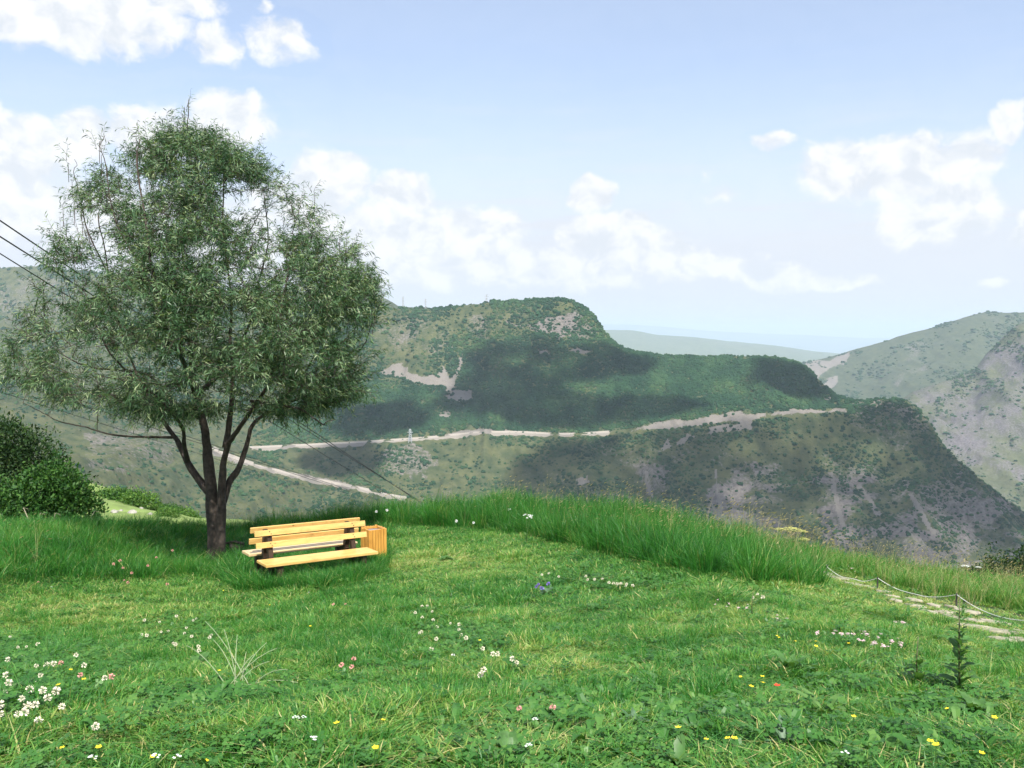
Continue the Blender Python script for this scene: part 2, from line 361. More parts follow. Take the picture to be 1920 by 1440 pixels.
M_shoulder = plain('shoulder_grass', (.17, .24, .055), .95, .35, .35)
M_treecrown = leaf_mat('far_tree_crowns', [(.0, (.013, .040, .022)), (.5, (.027, .068, .031)), (1., (.062, .110, .042))], 0., .9, True, .05, wgt=.85)

# ------------------------------------------------------------------ the meadow
DD = [(-8, 1.50), (0, 1.50), (2.0, 1.50), (3.2, 1.57), (5, 2.02), (6.5, 2.38), (8, 2.70), (11, 3.15), (13, 3.42), (16, 3.68), (19, 3.84), (30, 4.2), (400, 10.)]
def rim(x):
    return np.interp(x, [-9, -4, 0, 3, 7, 12], [17.3, 20.0, 19.5, 16.0, 14.2, 13.6])
def ground(x, y):
    x = np.asarray(x, float); y = np.asarray(y, float)
    d = pchip([a for a, b in DD], [b for a, b in DD], y)
    k = sst(4, 11, y)
    c = np.where(x < 2.2, -.09 * np.clip(x, -4.2, 2.2), -.198 + .125 * (x - 2.2))
    d = d + k * c
    d = d - .42 * sst(-5.9, -8.4, x - (y - 14) * .08) * sst(8, 12, y) * sst(22, 16, y)          # bank on the left
    e = y - rim(x); d = d + .62 * np.where(e > 0, np.sqrt(e * e + 1.2) - 1.095, 0)              # the edge of the terrace
    d = d + (fbm(x * .7, y * .7, 3, 3) - .5) * .10 * sst(2, 5, y) + (fbm(x * 3, y * 3, 2, 9) - .5) * .035
    return 1.5 - d
def G(px, py):
    """where the line of sight meets the meadow"""
    px = np.atleast_1d(np.asarray(px, float)); py = np.atleast_1d(np.asarray(py, float)); d = ray(px, py); ts = np.arange(1., 26.2, .2)
    P = EYE + d[:, None, :] * ts[None, :, None]; below = P[..., 2] < ground(P[..., 0], P[..., 1]); i = np.where(below.any(1), below.argmax(1), len(ts)-1)
    hi = ts[i]; lo = hi - .2
    for _ in range(7):
        m = (lo + hi)/2; Q = EYE + d*m[:, None]; b = Q[:, 2] < ground(Q[:, 0], Q[:, 1]); hi = np.where(b, m, hi); lo = np.where(b, lo, m)
    Q = EYE + d*hi[:, None]; Q[:, 2] = ground(Q[:, 0], Q[:, 1]); return Q
def g1(px, py): return G(px, py)[0]

def grid_mesh(name, xs, ys, zf, m):
    X, Y = np.meshgrid(xs, ys); Z = zf(X, Y); V = np.stack([X, Y, Z], -1).reshape(-1, 3); nx, ny = len(xs), len(ys)
    i = np.arange(nx*ny).reshape(ny, nx); Fc = np.stack([i[:-1, :-1], i[:-1, 1:], i[1:, 1:], i[1:, :-1]], -1).reshape(-1, 4)
    return mesh_obj(name, V, Fc, m, smooth=True)
xs = np.concatenate([np.linspace(-90, -16, 40)[:-1], np.linspace(-16, 16, 321), np.linspace(16, 90, 40)[1:]])
ys = np.concatenate([np.linspace(-30, -2, 15)[:-1], np.linspace(-2, 24, 261), np.linspace(24, 170, 50)[1:]])
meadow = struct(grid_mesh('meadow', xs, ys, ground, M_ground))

# ------------------------------------------------------------------ terrain from rows of control points
def sheet(name, stations, m, nu, nv, amp, freq, seed, back=(250, 70, 900, 380), gully=0., vis=.86):
    """stations: px x -> rows (px y, forward distance) from the foot to the crest"""
    sx = np.array([s[0] for s in stations], float)
    rows = []
    for s in stations:
        P = np.array([at(s[0], y, r) for y, r in s[1]])
        c = P[-1]
        b1 = c + np.array([c[0]/c[1]*back[0], back[0], -back[1]]); b2 = c + np.array([c[0]/c[1]*back[2], back[2], -back[3]])
        rows.append(np.vstack([P, b1, b2]))
    R = np.array(rows); nr = R.shape[1]; kn = np.arange(nr, dtype=float)
    U = np.linspace(sx[0], sx[-1], nu); A = pchip(sx, R, U)                       # nu, nr, 3
    top = nr - 3; v = np.concatenate([np.linspace(0, top, int(nv*vis)), np.linspace(top, nr-1, nv - int(nv*vis) + 1)[1:]])
    B = pchip(kn, np.transpose(A, (1, 0, 2)), v)                                   # nv, nu, 3
    X, Y, Z = B[..., 0], B[..., 1], B[..., 2]
    e = (sst(0., .5, v)*(1 - .78*sst(top - 1.1, top - .1, v)))[:, None]
    nz = (fbm(X*freq, Y*freq, 6, seed, .55) - .5) + gully * (fbm(X*freq*1.6, Y*freq*.35, 4, seed+40, .5, True) - .62)
    if name == 'mountain':
        qx, qy = pix(np.stack([X, Y, Z], -1)); nz = nz + .9*sst(850, 920, qy)*(fbm(X*.011, Y*.004, 4, 77, .5, True) - .6)
    Z = Z + amp * nz * e
    B = np.stack([X, Y, Z], -1)
    i = np.arange(nu*len(v)).reshape(len(v), nu); Fc = np.stack([i[:-1, :-1], i[:-1, 1:], i[1:, 1:], i[1:, :-1]], -1).reshape(-1, 4)
    o = mesh_obj(name, B.reshape(-1, 3), Fc, m, smooth=True); struct(o)
    return o, B, v

def st(x, road, r3, m1, m2, crest, lo=((1200, 1300), (1000, 1620), (905, 1830))):
    return (x, list(lo) + [(road, r3), m1, m2, crest])
LW = ((1200, 900), (960, 1300), (890, 1560))
S_main = [
    (-420, [(1200, 600), (900, 1000), (780, 1600), (690, 2300), (630, 3000), (596, 3900), (500, 4350)]),
    (-20, [(1200, 600), (905, 1000), (790, 1600), (700, 2300), (630, 3000), (598, 3900), (504, 4350)]),
    (70, [(1200, 620), (915, 1030), (800, 1620), (705, 2300), (632, 3000), (596, 3900), (500, 4350)]),
    (130, [(1200, 650), (930, 1080), (815, 1620), (712, 2300), (640, 3000), (590, 3800), (506, 4300)]),
    (250, [(1200, 720), (960, 1150), (880, 1420), (800, 1850), (700, 2550), (600, 3500), (520, 4200)]),
    (400, [(1200, 860), (965, 1330), (905, 1560), (846, 1850), (735, 2450), (620, 3200), (540, 3800)]),
    (520, [(1200, 1050), (965, 1480), (895, 1760), (840, 1980), (745, 2380), (640, 2850), (556, 3300)]),
    st(640, 835, 2000, (745, 2320), (645, 2650), (568, 2950), ((1200, 1250), (975, 1600), (900, 1830))),
    st(740, 829, 2000, (745, 2280), (645, 2530), (578, 2740)), st(815, 823, 2000, (745, 2270), (645, 2510), (577, 2720)),
    st(905, 812, 1990, (745, 2240), (645, 2500), (566, 2700)), st(1010, 814, 1985, (745, 2230), (640, 2500), (561, 2680)),
    st(1055, 817, 1980, (748, 2220), (640, 2500), (562, 2670)), st(1085, 816, 1975, (750, 2210), (645, 2480), (570, 2640)),
    st(1112, 815, 1970, (750, 2200), (655, 2450), (594, 2600)), st(1135, 813, 1965, (752, 2190), (676, 2420), (625, 2560)),
    st(1152, 811, 1960, (755, 2180), (690, 2400), (642, 2540)), st(1195, 808, 1955, (757, 2160), (700, 2380), (659, 2530)),
    st(1260, 798, 1950, (750, 2140), (705, 2360), (667, 2510)), st(1340, 787, 1950, (745, 2120), (702, 2340), (668, 2490)),
    st(1440, 781, 1945, (742, 2100), (703, 2280), (672, 2430)), st(1490, 775, 1945, (745, 2070), (710, 2230), (681, 2380)),
    st(1520, 773, 1945, (750, 2050), (722, 2180), (698, 2320)), st(1545, 772, 1945, (756, 2030), (738, 2120), (722, 2220)),
    st(1570, 771, 1950, (762, 2010), (750, 2070), (741, 2140)), st(1610, 778, 1950, (766, 1995), (755, 2040), (748, 2085)),
    st(1690, 800, 1940, (775, 1980), (757, 2010), (746, 2040)), st(1718, 820, 1925, (795, 1955), (772, 1985), (762, 2010)),
    st(1742, 855, 1895, (825, 1925), (802, 1950), (790, 1972), ((1220, 1300), (1020, 1610), (925, 1815))),
    st(1765, 880, 1875, (858, 1900), (843, 1920), (831, 1940), ((1220, 1300), (1030, 1610), (940, 1800))),
    st(1830, 918, 1845, (908, 1868), (899, 1888), (890, 1910), ((1240, 1300), (1060, 1600), (970, 1760))),
    st(1925, 985, 1790, (976, 1815), (970, 1835), (962, 1860), ((1280, 1300), (1110, 1560), (1030, 1710))),
    st(2150, 1130, 1680, (1120, 1700), (1112, 1720), (1100, 1750), ((1380, 1200), (1250, 1450), (1170, 1600)))]
mtn, MB_, MV = sheet('mountain', S_main, M_mtn, 900, 430, 46., .0056, 11, gully=1.1)
crest_r = [(1380, 705), (1440, 694), (1500, 682), (1560, 667), (1600, 655), (1650, 642), (1700, 626), (1745, 616), (1790, 601), (1830, 589), (1855, 586), (1920, 585), (2050, 578), (2300, 570)]
S_r = [(x, [(960, 4200), (840, 4900), ((900 + y) / 2 - 20, 5500), (y + (860 - y) * .22, 6100), (y, 6600)]) for x, y in crest_r]
rh, RHB, RHV = sheet('right_hill', S_r, M_rhill, 330, 200, 110., .0019, 23, back=(500, 60, 2000, 700), gully=1.0)
crest_n = [(1640, 800), (1690, 752), (1720, 733), (1752, 719), (1790, 705), (1826, 690), (1850, 661), (1880, 634), (1915, 606), (1960, 585), (2050, 560), (2300, 545)]
S_n = [(x, [(1150, 2500), (1000, 2850), (900, 3250), (y + (900 - y) * .45, 3700), (y + (900 - y) * .18, 4000), (y, 4200)]) for x, y in crest_n]
rn, RNB, RNV = sheet('rocky_slope', S_n, M_rocky, 300, 240, 100., .0034, 31, back=(400, 50, 1400, 500), gully=1.0)
S_f = [(x, [(720, 13000), (690, 15000), (y + 8, 17500), (y, 19000)]) for x, y in [(700, 618), (900, 612), (1050, 612), (1130, 619), (1180, 620), (1230, 628), (1300, 632), (1380, 641), (1450, 648), (1540, 660), (1700, 672), (2300, 680)]]
fr, FRB, _ = sheet('far_ridge', S_f, M_far, 220, 60, 190., .0008, 41, back=(1500, 90, 7000, 900), gully=.6)
S_f2 = [(x, [(668, 43000), (648, 46000), (y + 3, 51000), (y, 53000)]) for x, y in [(500, 606), (1000, 604), (1200, 610), (1350, 622), (1500, 628), (1650, 634), (1800, 632), (2500, 628)]]
fr2, _, _ = sheet('distant_ridge', S_f2, M_far, 160, 40, 260., .0004, 51, back=(1500, 90, 5000, 900), gully=.4)
S_b = [(x, [(700, 3400), (640, 3700), (y + 14, 4100), (y, 4300)]) for x, y in [(250, 560), (420, 548), (600, 548), (680, 553), (715, 557), (735, 566), (752, 575), (800, 577), (900, 600)]]
bk, BKB, _ = sheet('back_ridge', S_b, M_rhill, 160, 50, 24., .004, 61, back=(400, 40, 1500, 400))
S_h = [(x, [(1080, 24), (1000, 38), (968, 66), (y + 14, 96), (y, 112)]) for x, y in [(-250, 800), (0, 850), (120, 893), (180, 908), (240, 928), (300, 950), (350, 966), (420, 985), (520, 1010)]]
sh, SHB, SHV = sheet('lower_shoulder', S_h, M_shoulder, 140, 70, 3.0, .05, 71, back=(25, 12, 90, 60))
floor = struct(mesh_obj('valley_floor', [(-45000, -2000, -1300), (45000, -2000, -1300), (45000, 60000, -1300), (-45000, 60000, -1300)], [(0, 1, 2, 3)], M_far))

# where ground is bare: rock faces, scree, road cuts (their own colour, seen in the photograph)
SCREE = [[(712, 700), (735, 680), (760, 690), (775, 700), (800, 708), (820, 700), (835, 683), (848, 730), (880, 732), (886, 752), (840, 750), (836, 725), (790, 722), (750, 708)],
         [(836, 720), (850, 700), (868, 662), (874, 665), (856, 712), (850, 750), (838, 748)], [(740, 680), (752, 678), (758, 700), (742, 700)], [(840, 742), (886, 728), (886, 750), (860, 756)],
         [(1066, 655), (1080, 650), (1106, 658), (1100, 664), (1070, 664)], [(1000, 655), (1030, 655), (1030, 664), (1005, 664)],
         [(815, 775), (840, 768), (848, 782), (822, 786)], [(1375, 770), (1388, 768), (1410, 784), (1415, 808), (1385, 800)], [(1240, 838), (1252, 818), (1262, 836), (1244, 848)], [(1268, 830), (1290, 812), (1304, 820), (1276, 836)],
         [(1330, 800), (1410, 792), (1412, 806), (1330, 812)], [(1080, 900), (1100, 892), (1110, 905), (1085, 912)], [(1338, 880), (1345, 880), (1354, 965), (1345, 965)], [(1553, 885), (1562, 885), (1588, 990), (1576, 995)], [(1600, 900), (1607, 898), (1655, 965), (1645, 970)], [(1204, 880), (1214, 882), (1226, 935), (1212, 930)], [(1700, 925), (1710, 922), (1760, 1000), (1748, 1005)]]
BARE = [([(955, 598), (990, 612), (1040, 590), (1085, 585), (1130, 622), (1128, 632), (1050, 628), (1000, 620), (960, 612)], .34), ([(720, 840), (790, 838), (820, 870), (790, 895), (720, 890), (700, 870)], .30),
        ([(870, 600), (910, 590), (930, 640), (900, 645), (880, 620)], .22), ([(1600, 755), (1720, 760), (1765, 840), (1690, 850), (1600, 800)], .26), ([(1390, 870), (1600, 850), (1680, 880), (1650, 920), (1450, 900)], .2),
        ([(1250, 930), (1900, 880), (1920, 1080), (1200, 1080)], .16), ([(1060, 840), (1400, 830), (1400, 930), (1060, 930)], .06), ([(160, 810), (330, 800), (330, 870), (230, 880), (160, 870)], .22), ([(0, 520), (130, 520), (130, 600), (0, 600)], .2), ([(690, 590), (760, 580), (850, 600), (840, 660), (740, 660)], .14)]
def paint(o, B, screes, bares, soft=True):
    px, py = pix(B); jx = (fbm(px*.06, py*.06, 4, 5) - .5) * 26; jy = (fbm(px*.06, py*.06, 4, 6) - .5) * 18
    bare = np.zeros(px.shape); scr = np.zeros(px.shape)
    for poly, w in bares:
        bare = np.maximum(bare, np.where(inpoly(px + jx*1.6, py + jy*1.6, poly), w, 0))
    for poly in screes:
        scr = np.maximum(scr, np.where(inpoly(px + jx*.5, py + jy*.5, poly), .6, 0))
    if o.name == 'mountain':
        low = sst(840, 880, py)*sst(1040, 1150, px); bare = bare + low*np.clip((fbm(px*.014, py*.018, 4, 301) - .46)*1.5, -.12, .22); cl = sst(.60, .72, fbm(px*.012 + py*.004, py*.05, 3, 305))*low; bare = bare + .25*cl
    attr(o, 'bare', bare.ravel()); attr(o, 'scree', scr.ravel()); return bare, scr
# ------------------------------------------------------------------ roads on the mountain
def drape(px, py, B, tree=None):
    """nearest place of the sheet seen at that pixel"""
    qx, qy = pix(B); out = []
    n = B.shape[0]
    for x, y in zip(px, py):
        d = (qx - x)**2 + (qy - y)**2; k = np.argmin(d); out.append(B.reshape(-1, 3)[k])
    return np.array(out)
ROAD1 = [(470, 842), (560, 838), (640, 834), (720, 829), (780, 825), (830, 821), (870, 816), (905, 813), (960, 813), (1010, 815), (1055, 817), (1110, 815), (1160, 811), (1200, 807), (1260, 798), (1320, 790), (1380, 786), (1440, 780), (1500, 774), (1550, 771), (1588, 770), (1592, 766), (1570, 762), (1545, 760)]
ROAD2 = [(395, 842), (430, 858), (470, 872), (520, 886), (570, 898), (620, 908), (680, 920), (760, 938)]
CUTS = [[(480, 839), (520, 834), (600, 832), (640, 831), (640, 836), (480, 844)], [(820, 820), (850, 810), (880, 805), (950, 806), (990, 810), (1025, 814), (1010, 817), (900, 815), (830, 823)],
        [(1180, 808), (1230, 792), (1270, 784), (1285, 788), (1330, 780), (1360, 776), (1372, 769), (1385, 772), (1395, 778), (1440, 776), (1440, 784), (1340, 794), (1250, 804)],
        [(1440, 778), (1460, 770), (1500, 766), (1550, 768), (1585, 766), (1590, 772), (1500, 776)], [(455, 868), (520, 880), (640, 902), (690, 914), (640, 916), (520, 890)], [(390, 838), (430, 852), (460, 868), (440, 868), (395, 850)],
        [(1540, 748), (1556, 742), (1562, 748), (1545, 752)]]
bare, scr = paint(mtn, MB_, SCREE + CUTS, BARE)
paint(rh, RHB, [[(1500, 690), (1520, 676), (1560, 674), (1600, 660), (1590, 678), (1560, 690), (1525, 716), (1510, 700)], [(1535, 725), (1550, 710), (1575, 704), (1570, 720), (1545, 736)]], [([(1660, 660), (1730, 640), (1740, 690), (1670, 720)], .15)])
paint(rn, RNB, [], [([(1700, 700), (1920, 640), (1920, 900), (1760, 840)], .12)])
for o, B in ((fr, FRB), (bk, BKB)): attr(o, 'bare', np.zeros(B.shape[0]*B.shape[1])); attr(o, 'scree', np.zeros(B.shape[0]*B.shape[1]))
def road(name, pts, width, label):
    pts = np.array(pts, float); t = np.arange(len(pts)); tt = np.linspace(0, len(pts)-1, 140); P = pchip(t, pts, tt); C = drape(P[:, 0], P[:, 1], MB_)
    for _ in range(6): C[1:-1] = (C[:-2] + 2*C[1:-1] + C[2:]) / 4
    T = np.gradient(C, axis=0); S = np.stack([-T[:, 1], T[:, 0], 0*T[:, 0]], -1); S /= np.linalg.norm(S, axis=1)[:, None] + 1e-9
    S *= np.where(S[:, 1:2] > 0, 1, -1)
    up = np.array([0, 0, 1.])
    rows = [C - S*width*.75 - up*6, C - S*width*.5 + up*2.2, C + S*width*.5 + up*2.2, C + S*(width*.5 + 3) + up*5.5]
    V = np.stack(rows, 1).reshape(-1, 3); n = len(C); Fc = [(i*4+k, (i+1)*4+k, (i+1)*4+k+1, i*4+k+1) for i in range(n-1) for k in range(3)]
    return struct(mesh_obj(name, V, Fc, M_road))
road('road', ROAD1, 7.0, ''); road('dirt_road', ROAD2, 6.0, '')

# ------------------------------------------------------------------ scattering (uncountable stuff only)
def source(name, objs):
    c = bpy.data.collections.new(name)
    for o in objs: c.objects.link(o)
    return c
def scatter(name, P, rot, scl, idx, tint, coll, label):
    o = mesh_obj(name, P, np.zeros((0, 3), np.int32))
    attr(o, 'rot', rot, 'FLOAT_VECTOR'); attr(o, 'scl', scl, 'FLOAT_VECTOR'); attr(o, 'tint', tint)
    a = o.data.attributes.new('idx', 'INT', 'POINT'); a.data.foreach_set('value', np.asarray(idx, np.int32))
    ng = bpy.data.node_groups.new(name + '_nodes', 'GeometryNodeTree'); ng.interface.new_socket('Geometry', in_out='INPUT', socket_type='NodeSocketGeometry'); ng.interface.new_socket('Geometry', in_out='OUTPUT', socket_type='NodeSocketGeometry')
    N, L = ng.nodes.new, ng.links.new; gi, go = N('NodeGroupInput'), N('NodeGroupOutput')
    ci = N('GeometryNodeCollectionInfo'); ci.inputs[0].default_value = coll; ci.inputs[1].default_value = True; ci.inputs[2].default_value = True
    ip = N('GeometryNodeInstanceOnPoints'); L(gi.outputs[0], ip.inputs['Points']); L(ci.outputs[0], ip.inputs['Instance']); ip.inputs['Pick Instance'].default_value = True
    def na(nm, ty):
        n = N('GeometryNodeInputNamedAttribute'); n.data_type = ty; n.inputs[0].default_value = nm; return n.outputs[0]
    L(na('idx', 'INT'), ip.inputs['Instance Index']); L(na('scl', 'FLOAT_VECTOR'), ip.inputs['Scale'])
    e2r = N('FunctionNodeEulerToRotation'); L(na('rot', 'FLOAT_VECTOR'), e2r.inputs[0]); L(e2r.outputs[0], ip.inputs['Rotation'])
    L(ip.outputs[0], go.inputs[0]); md = o.modifiers.new('scatter', 'NODES'); md.node_group = ng
    o['kind'] = 'stuff'; o['label'] = label
    return o

# --- far trees: lumpy crowns on the slopes
def crown_blob(k):
    bm = bmesh.new(); bmesh.ops.create_icosphere(bm, subdivisions=2, radius=1.0); r = np.random.default_rng(k)
    ph = r.uniform(0, 6, 9)
    for v in bm.verts:
        c = v.co; d = 1 + .22*math.sin(3.1*c.x + ph[0])*math.sin(2.7*c.y + ph[1]) + .16*math.sin(5.3*c.z + ph[2] + 3*c.x) + .12*math.sin(7.1*c.y + ph[3]) + r.uniform(-.13, .13)
        v.co = Vector((c.x*d, c.y*d, max(-.35, c.z*d*.95 + .25)))
    me = bpy.data.meshes.new('far_tree'); bm.to_mesh(me); bm.free(); me.materials.append(M_treecrown)
    me.polygons.foreach_set('use_smooth', np.zeros(len(me.polygons), bool))
    a = me.attributes.new('rnd', 'FLOAT', 'POINT'); a.data.foreach_set('value', r.uniform(0, 1, len(me.vertices)).astype(np.float32))
    return bpy.data.objects.new('far_tree', me)
C_trees = source('far_tree_shapes', [crown_blob(k) for k in range(5)])
def sample_sheet(B, n, vmax):
    """points spread evenly over the picture the sheet makes (so that near and far slopes are equally rich)"""
    nv, nu, _ = B.shape; i = rng.uniform(0, vmax, n); j = rng.uniform(0, nu-1.001, n); a = i.astype(int); b = j.astype(int); fi = (i-a)[:, None]; fj = (j-b)[:, None]
    return B[a, b]*(1-fi)*(1-fj) + B[a+1, b]*fi*(1-fj) + B[a, b+1]*(1-fi)*fj + B[a+1, b+1]*fi*fj, a, b
top_i = int(430*.86) - 1
P, a, b = sample_sheet(MB_, 420000, top_i + 18)
px, py = pix(P)
yroad = np.interp(px, [p[0] for p in ROAD1[:21]], [p[1] for p in ROAD1[:21]])
FOREST = [(860, 650), (960, 632), (1050, 634), (1130, 640), (1190, 660), (1320, 668), (1440, 672), (1510, 690), (1560, 742), (1600, 752), (1540, 768), (1440, 774), (1340, 778), (1200, 802), (1050, 812), (850, 806), (640, 826), (520, 828), (520, 740), (700, 720), (800, 730), (860, 700)]
fo = inpoly(px + (fbm(px*.05, py*.05, 3, 81)-.5)*60, py + (fbm(px*.05, py*.05, 3, 82)-.5)*40, FOREST)
dens = np.where(fo, .95, 0.)
patch = fbm(px*.018, py*.022, 4, 91); fine_p = fbm(px*.05, py*.06, 3, 95)
up_slope = (~fo) & (py < yroad - 4) & (px > 560); dens = np.where(up_slope, np.clip((patch - .34)*2.6, .06, .85), dens)
low_l = (~fo) & (py >= yroad - 4) & (px < 1040); dens = np.where(low_l, np.clip((patch - .50)*2.2, .03, .5), dens)
low_r = (~fo) & (py >= yroad - 4) & (px >= 1040); dens = np.where(low_r, np.clip((patch - .46)*5. + (fine_p - .5)*2.0, .06, .97), dens)
dens = np.where((px > 1200) & (px < 1480) & (py > yroad + 4) & (py < yroad + 42), .85, dens)
dens = np.where((px < 560) & ~fo, np.clip((patch - .46)*2.0, .03, .5), dens)
inb = bare[np.minimum(a, bare.shape[0]-1), b]; ins = scr[np.minimum(a, scr.shape[0]-1), b]
dens = dens * np.where(ins > .3, .03, 1) * np.where(inb > .25, .75, 1)
near_road = np.abs(py - yroad) < 5; dens = np.where(near_road & (px > 470) & (px < 1590), dens*.05, dens)
y2 = np.interp(px, [p[0] for p in ROAD2], [p[1] for p in ROAD2]); dens = np.where((np.abs(py - y2) < 7) & (px > 390) & (px < 690), 0, dens)
keep = (rng.uniform(0, 1, len(P)) < dens) & (px > -120) & (px < 2040) & (py < 1060)
# thin the crowd so that crowns are about 7 m apart
P = P[keep]; px = px[keep]; py = py[keep]; fo = fo[keep]
cell = np.floor(P[:, :2] / 5.4).astype(np.int64); _, first = np.unique(cell[:, 0]*1000003 + cell[:, 1], return_index=True); P, px, py, fo = P[first], px[first], py[first], fo[first]
n = len(P); s = np.where(fo, rng.uniform(2.2, 5.2, n), np.clip(rng.lognormal(.95, .45, n), 1.0, 6.0)) * np.clip(P[:, 1]/2200, .75, 1.5)
tint = np.clip(fbm(px*.03, py*.04, 3, 99)*1.3 - .25 + rng.uniform(-.2, .2, n), 0, 1)
scatter('mountain_forest', P - np.array([0, 0, .6]), np.stack([0*s, 0*s, rng.uniform(0, 6.3, n)], -1), np.stack([s, s, s*rng.uniform(.75, 1.15, n)], -1), rng.integers(0, 5, n), tint, C_trees, 'dark green woods and scrub covering the mountain across the gorge')
print('forest', n)
PP, TT, SS = [], [], []
for B, cnt, vm, dfun in ((RHB, 26000, 170, lambda q: np.clip((q - .47)*6, .02, .95)), (RNB, 26000, 205, lambda q: np.clip((q - .49)*6, .02, .85))):
    P, a, b = sample_sheet(B, cnt, vm); px, py = pix(P); k = rng.uniform(0, 1, len(P)) < dfun(fbm(px*.03, py*.04, 4, 121)); P = P[k]; px = px[k]; py = py[k]
    PP.append(P); SS.append(np.clip(rng.lognormal(1.35, .5, len(P)), 1.6, 11) * P[:, 1]/4600); TT.append(rng.uniform(.1, .9, len(P)))
P = np.concatenate(PP); s = np.concatenate(SS); n = len(P)
scatter('hillside_scrub', P, np.stack([0*s, 0*s, rng.uniform(0, 6.3, n)], -1), np.stack([s, s, s*.7], -1), rng.integers(0, 5, n), np.concatenate(TT), C_trees, 'scrub dotted over the hazy hills on the right')

# ------------------------------------------------------------------ cumulus that shade the mountain (above the frame, between it and the sun)
M_cloud, nt, b, N, L = mat('cloud_white'); b.inputs['Base Color'].default_value = (.92, .93, .95, 1); b.inputs['Roughness'].default_value = 1.0; b.inputs['Specular IOR Level'].default_value = 0
trn = N('ShaderNodeBsdfTransparent'); mxs = N('ShaderNodeMixShader'); mxs.inputs[0].default_value = .22; L(trn.outputs[0], mxs.inputs[1]); L(b.outputs[0], mxs.inputs[2]); L(mxs.outputs[0], nt.nodes['Material Output'].inputs['Surface'])
SHADE = [[(880, 655), (960, 640), (1060, 648), (1150, 660), (1250, 690), (1180, 705), (1080, 715), (1040, 735), (1100, 752), (1290, 752), (1330, 765), (1230, 785), (1050, 806), (960, 790), (880, 770), (820, 770), (860, 720), (880, 690)],
         [(1440, 676), (1500, 690), (1540, 722), (1560, 750), (1480, 745), (1420, 712)],
         [(1060, 826), (1140, 822), (1250, 820), (1440, 800), (1600, 780), (1700, 765), (1760, 850), (1830, 905), (1930, 985), (1930, 1060), (1500, 1060), (1100, 1000), (940, 930), (960, 890), (1030, 850)],
         [(600, 845), (680, 838), (712, 860), (690, 885), (620, 890), (575, 875)], [(640, 770), (760, 760), (800, 790), (720, 815), (640, 815)]]
ico = bmesh.new(); bmesh.ops.create_icosphere(ico, subdivisions=2, radius=1.0); ico.verts.ensure_lookup_table(); icoV = np.array([v.co[:] for v in ico.verts]); icoF = np.array([[v.index for v in f.verts] for f in ico.faces]); ico.free()
for q, poly in enumerate(SHADE):
    pts = MB_[:top_i+8].reshape(-1, 3); x, y = pix(pts); k = np.nonzero(inpoly(x, y, poly))[0]
    sel = rng.choice(k, min(len(k), max(120, len(k) // (80 if q == 2 else 34))), replace=False); C = pts[sel]
    C = C + SUN * ((2500. - C[:, 2]) / SUN[2])[:, None]; V, Fc = [], []
    for i, c in enumerate(C):
        r = rng.uniform(22, 42); c = c + np.array([0, 0, rng.uniform(0, 30)]); lump = 1 + .2*np.sin(icoV @ rng.uniform(-5, 5, (3, 1)) + rng.uniform(0, 6))
        V.append(c + icoV*lump*r*np.array([1, 1, .7])); Fc.append(icoF + i*len(icoV))
    struct(mesh_obj('cloud', np.concatenate(V), np.concatenate(Fc), M_cloud, smooth=True))
# ------------------------------------------------------------------ the air: even haze round camera and land, sky outside
def haze():
    mb = MB(); mb.box((0, 28500, (-1301 + 520) / 2), (1, 0, 0), (0, 1, 0), (0, 0, 1), 46000, 32000, (520 + 1301) / 2)
    m = bpy.data.materials.new('haze_air'); m.use_nodes = True; nt = m.node_tree; nt.nodes.clear()
    o = nt.nodes.new('ShaderNodeOutputMaterial'); v = nt.nodes.new('ShaderNodeVolumePrincipled'); nt.links.new(v.outputs[0], o.inputs['Volume'])
    v.inputs['Color'].default_value = (.70, .83, 1.0, 1); v.inputs['Density'].default_value = 4.6e-5; v.inputs['Anisotropy'].default_value = 0.0
    h = mb.build('haze', m); struct(h, 'stuff', 'pale haze filling the valley air'); return h
haze()

# ------------------------------------------------------------------ grass
def blades(k, n, h0, h1, spread, lean, w0, w1, segs=3, m=None, curl=.5, name='grass_tuft', heads=None, dead=.06):
    r = np.random.default_rng(k); V, Fc, A = [], [], []; off = 0
    for i in range(n):
        h = r.uniform(h0, h1); w = r.uniform(w0, w1); th = r.uniform(0, 6.283); rad = spread*math.sqrt(r.uniform()); b0 = np.array([rad*math.cos(th), rad*math.sin(th), -.015])
        ld = th + r.normal(0, .9); ln = abs(r.normal(0, lean)) + .05; D = np.array([math.cos(ld), math.sin(ld), 0]); S = np.array([-D[1], D[0], 0]); fa = r.uniform(0, 6.283); S = np.array([math.cos(fa), math.sin(fa), 0])
        rn = r.uniform() if r.uniform() > dead else 1.7
        for q in range(segs+1):
            t = q/segs; p = b0 + D*h*ln*(t**1.7)*(1+curl*t) + np.array([0, 0, h*t*(1 - .35*min(1, ln)*t)]); ww = w*(1 - t**1.6)*.5 + .0004
            V += [p - S*ww, p + S*ww]; A += [rn, rn]
        for q in range(segs):
            a = off + 2*q; Fc.append((a, a+1, a+3, a+2))
        off += 2*(segs+1)
        if heads and r.uniform() < heads:
            tip = p; hl = r.uniform(.05, .10)
            dirv = np.array([.75, .2, .55]) + r.normal(0, .15, 3); dirv /= np.linalg.norm(dirv)
            for ang in (0, 1.57):
                S2 = np.cross(dirv, [math.cos(ang), math.sin(ang), .3]); S2 /= np.linalg.norm(S2)
                V += [tip, tip + dirv*hl*.4 + S2*.007, tip + dirv*hl, tip + dirv*hl*.4 - S2*.007]; A += [rn]*4; Fc.append((off, off+1, off+2, off+3)); off += 4
    o = mesh_obj(name, V, Fc, m, link=False); attr(o, 'rnd', A); return o
